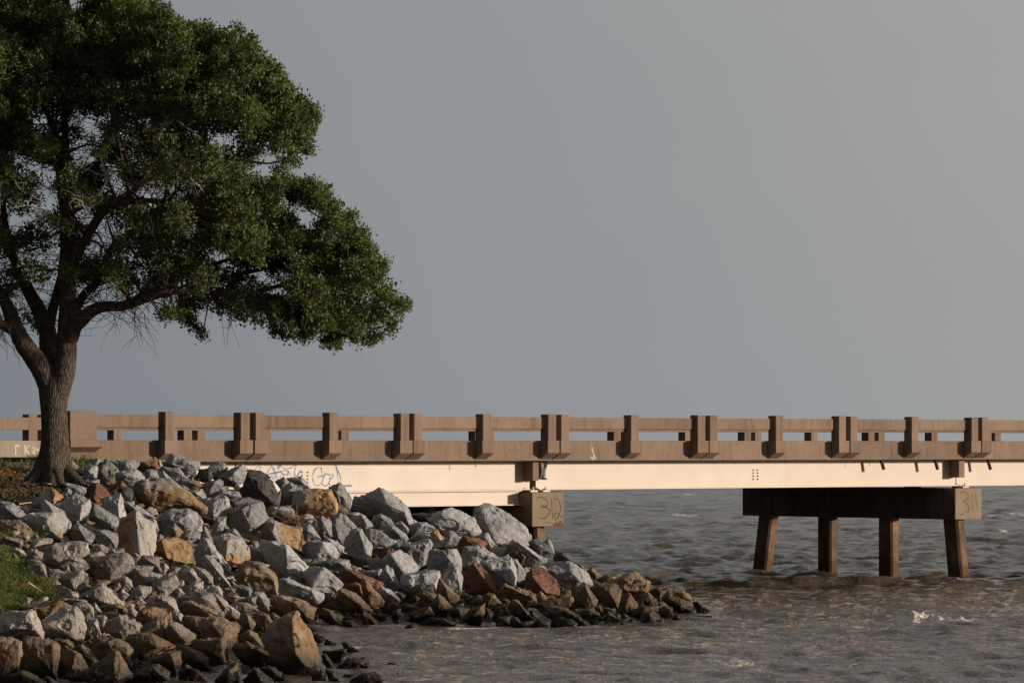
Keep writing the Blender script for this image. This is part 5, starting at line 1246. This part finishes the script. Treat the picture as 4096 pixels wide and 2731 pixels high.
# daylilies
def daylily(x, y, heads, label, seed):
    r_ = np.random.default_rng(seed); Y = ground_at(x * DS, y * DS); X = (x * DS - CU) / F * Y; b = Vector((X, Y, gz(X, Y)))
    root = empty('daylily', b); tag(root, label, 'flower', 'orange daylilies by the tree')
    V, Q = [], []
    for k in range(34):
        a = r_.uniform(0, 6.28); d = np.array([math.cos(a), math.sin(a), 0]); s = np.array([-d[1], d[0], 0]) * .012; h = r_.uniform(.18, .38); n = len(V)
        for q_ in range(5):
            f_ = q_ / 4; p = d * (f_ * h * .9) + np.array([0, 0, h * (1.5 * f_ - 1.05 * f_ * f_)]); w = 1 - .8 * f_; V += [p - s * w, p + s * w]
        Q += [(n + 2 * q_, n + 2 * q_ + 1, n + 2 * q_ + 3, n + 2 * q_ + 2) for q_ in range(4)]
    mesh_np('leaves', V, Q, MAT['weed'], root)
    for hx, hy in heads:
        top = np.array([(hx * DS - CU) / F * Y, Y - r_.uniform(0, .12), CZ - (hy * DS - HV) / F * Y]) - np.array(b)
        g = Geo(); g.tube([(0, 0, 0), top * .5 + np.array([0, 0, .06]), top], .006, 5); st = g.build('stem', MAT['weed'], root)
        V, Q = [], []
        for k in range(6):
            a = k * math.pi / 3 + r_.uniform(-.2, .2); d = np.array([math.cos(a), math.sin(a), 0]); s = np.array([-d[1], d[0], 0]); n = len(V)
            for f_, o_, h_, w_ in ((0, .005, 0, .008), (.4, .024, .036, .017), (.75, .048, .048, .014), (1, .066, .036, .003)):
                p = top + d * o_ + np.array([0, 0, h_]); V += [p - s * w_, p + s * w_]
            Q += [(n + 2 * q_, n + 2 * q_ + 1, n + 2 * q_ + 3, n + 2 * q_ + 2) for q_ in range(3)]
        mesh_np('flower', V, Q, MAT['petal'], root)
daylily(3, 1106, [(5, 1084), (2, 1090), (9, 1094)], 'daylily with two or three orange heads, cut by the left edge', 1)
daylily(28, 1106, [(28, 1087), (34, 1087), (24, 1083), (38, 1096), (22, 1094)], 'daylily clump with orange blooms left of the tree trunk', 2)
def weed(x, y, h, n_, label, seed, spread=.8, lw=.018):
    r_ = np.random.default_rng(seed); Y = ground_at(x * DS, y * DS); X = (x * DS - CU) / F * Y; b = np.array((X, Y, gz(X, Y)))
    root = empty('weed', Vector(b)); tag(root, label, 'weed')
    g = Geo(); V, Q = [], []
    for k in range(n_):
        a = r_.uniform(0, 6.28); L = [np.zeros(3)]; d = np.array([math.cos(a) * spread, math.sin(a) * spread, 1.0])
        for q_ in range(5): d = d + r_.normal(0, .18, 3); L.append(L[-1] + d / np.linalg.norm(d) * h / 5)
        g.tube(L, np.linspace(.006, .003, 6), 4)
        for p in L[1:]:
            for q_ in range(3):
                v = r_.normal(0, 1, 3) + np.array([0, 0, .3]); v /= np.linalg.norm(v); s = np.cross(v, [.3, .5, .8]); s *= lw * .5 / np.linalg.norm(s); l = r_.uniform(.05, .10); n = len(V)
                V += [p, p + v * l * .5 + s, p + v * l, p + v * l * .5 - s]; Q.append((n, n + 1, n + 2, n + 3))
    g.build('stems', MAT['weed'], root); mesh_np('leaves', V, Q, MAT['weed'], root)
weed(45, 1060, .28, 14, 'bushy green weed growing against the pale wall left of the tree', 3)
weed(178, 1072, .30, 10, 'leafy weed in the shade between trunk and boulders', 4)
weed(105, 1104, .12, 8, 'tiny leafy sprout at the dark foot of the trunk', 5, lw=.03)
weed(312, 1040, .42, 2, 'thin pale green sprig rising between boulders against the bridge beam', 6, .15)
weed(190, 1062, .55, 3, 'wispy dry stems rising beside the railing end block', 7, .25, .006)
weed(118, 1384, .32, 16, 'dark leafy weed at the grass edge under the tilted flat slab', 8, .6, .02)
weed(62, 1304, .2, 12, 'bright leafy weed beside the upright triangular rock', 9, .8, .02)
def stick(P, r, mat, label, lift=0.0, name='stick'):
    L = []
    for k, (u, v, dY) in enumerate(P):
        Y = ground_at(u, v) + dY; L.append(px(u, v, Y))
    c = np.mean(L, axis=0); g = Geo(); S = catmull(np.array(L) - c, 5); g.tube(S, np.linspace(r, r * .6, len(S)), 7, wob=.06)
    o = g.build(name, mat, None, True); o.location = c; tag(o, label, 'stick')
def E_(x, y, ox=0, oy=2211): return (ox + x / TS, oy + y / TS)
stick([(*E_(325, 340), -1.2), (*E_(450, 425), -.8), (*E_(600, 515), -.4)], .022, MAT['stick'], 'bleached reed stalk leaning in the grass')
stick([(*E_(2065, 1085), -.9), (*E_(1980, 1130), -.8), (*E_(1850, 1185), -.5)], .024, MAT['redstick'], 'short red stick resting against a dark brown boulder')
stick([(*E_(890, 1065, 700), -.6), (*E_(970, 1055, 700), -.7), (*E_(1040, 1040, 700), -.8)], .014, MAT['redstick'], 'thin brown stick poking out left of the tallest triangular boulder')
stick([(*E_(575, 975, 1250, 2100), -1.0), (*E_(640, 1030, 1250, 2100), -.9), (*E_(720, 1100, 1250, 2100), -.6), (*E_(805, 1165, 1250, 2100), -.3)], .024, MAT['redstick'], 'red-brown branch hanging down to the waterline from the tilted tan slab')
stick([(*E_(120, 455, 2050, 2100), -1.2), (*E_(190, 462, 2050, 2100), -1.2), (*E_(290, 490, 2050, 2100), -1.1), (*E_(400, 515, 2050, 2100), -1.0)], .014, MAT['redstick'], 'pinkish stick lying under the long pale slab by pier 312')
stick([(*E_(500, 448, 0, 1780), -.3), (*E_(620, 455, 0, 1780), -.3), (*E_(750, 445, 0, 1780), -.4)], .018, MAT['stick'], 'pale fallen branch on the soil at the foot of the trunk')
stick([(*E_(220, 690, 0, 1780), -.2), (*E_(300, 680, 0, 1780), -.2), (*E_(370, 672, 0, 1780), -.2)], .02, MAT['stick'], 'short pale stick lying on the mulch above the left edge boulders')
# driftwood tangle
r_ = np.random.default_rng(8); g = Geo()
Y = ground_at(1200, 2110) - 1.3; c = np.array(px(1205, 2082, Y))
main = [np.array(px(700 + x / TS, 1780 + y / TS, Y)) for x, y in ((1640, 870), (1560, 875), (1480, 885), (1430, 900), (1380, 880))]
g.tube(catmull(main, 4) - c, np.linspace(.02, .012, 17), 6)
for k in range(70):
    p = main[r_.integers(2, 5)] + r_.normal(0, .05, 3); L = [p]; d = np.array([r_.normal(-.5, .6), r_.normal(-.1, .3), r_.normal(0.05, .45)])
    for q_ in range(5): d = d + r_.normal(0, .3, 3); L.append(L[-1] + d / np.linalg.norm(d) * r_.uniform(.05, .13))
    g.tube(np.array(L) - c, np.linspace(.009, .003, 6), 4)
dw = g.build('driftwood', MAT['drift']); dw.location = c; tag(dw, 'tangle of dry brown driftwood roots caught between boulders', 'driftwood')
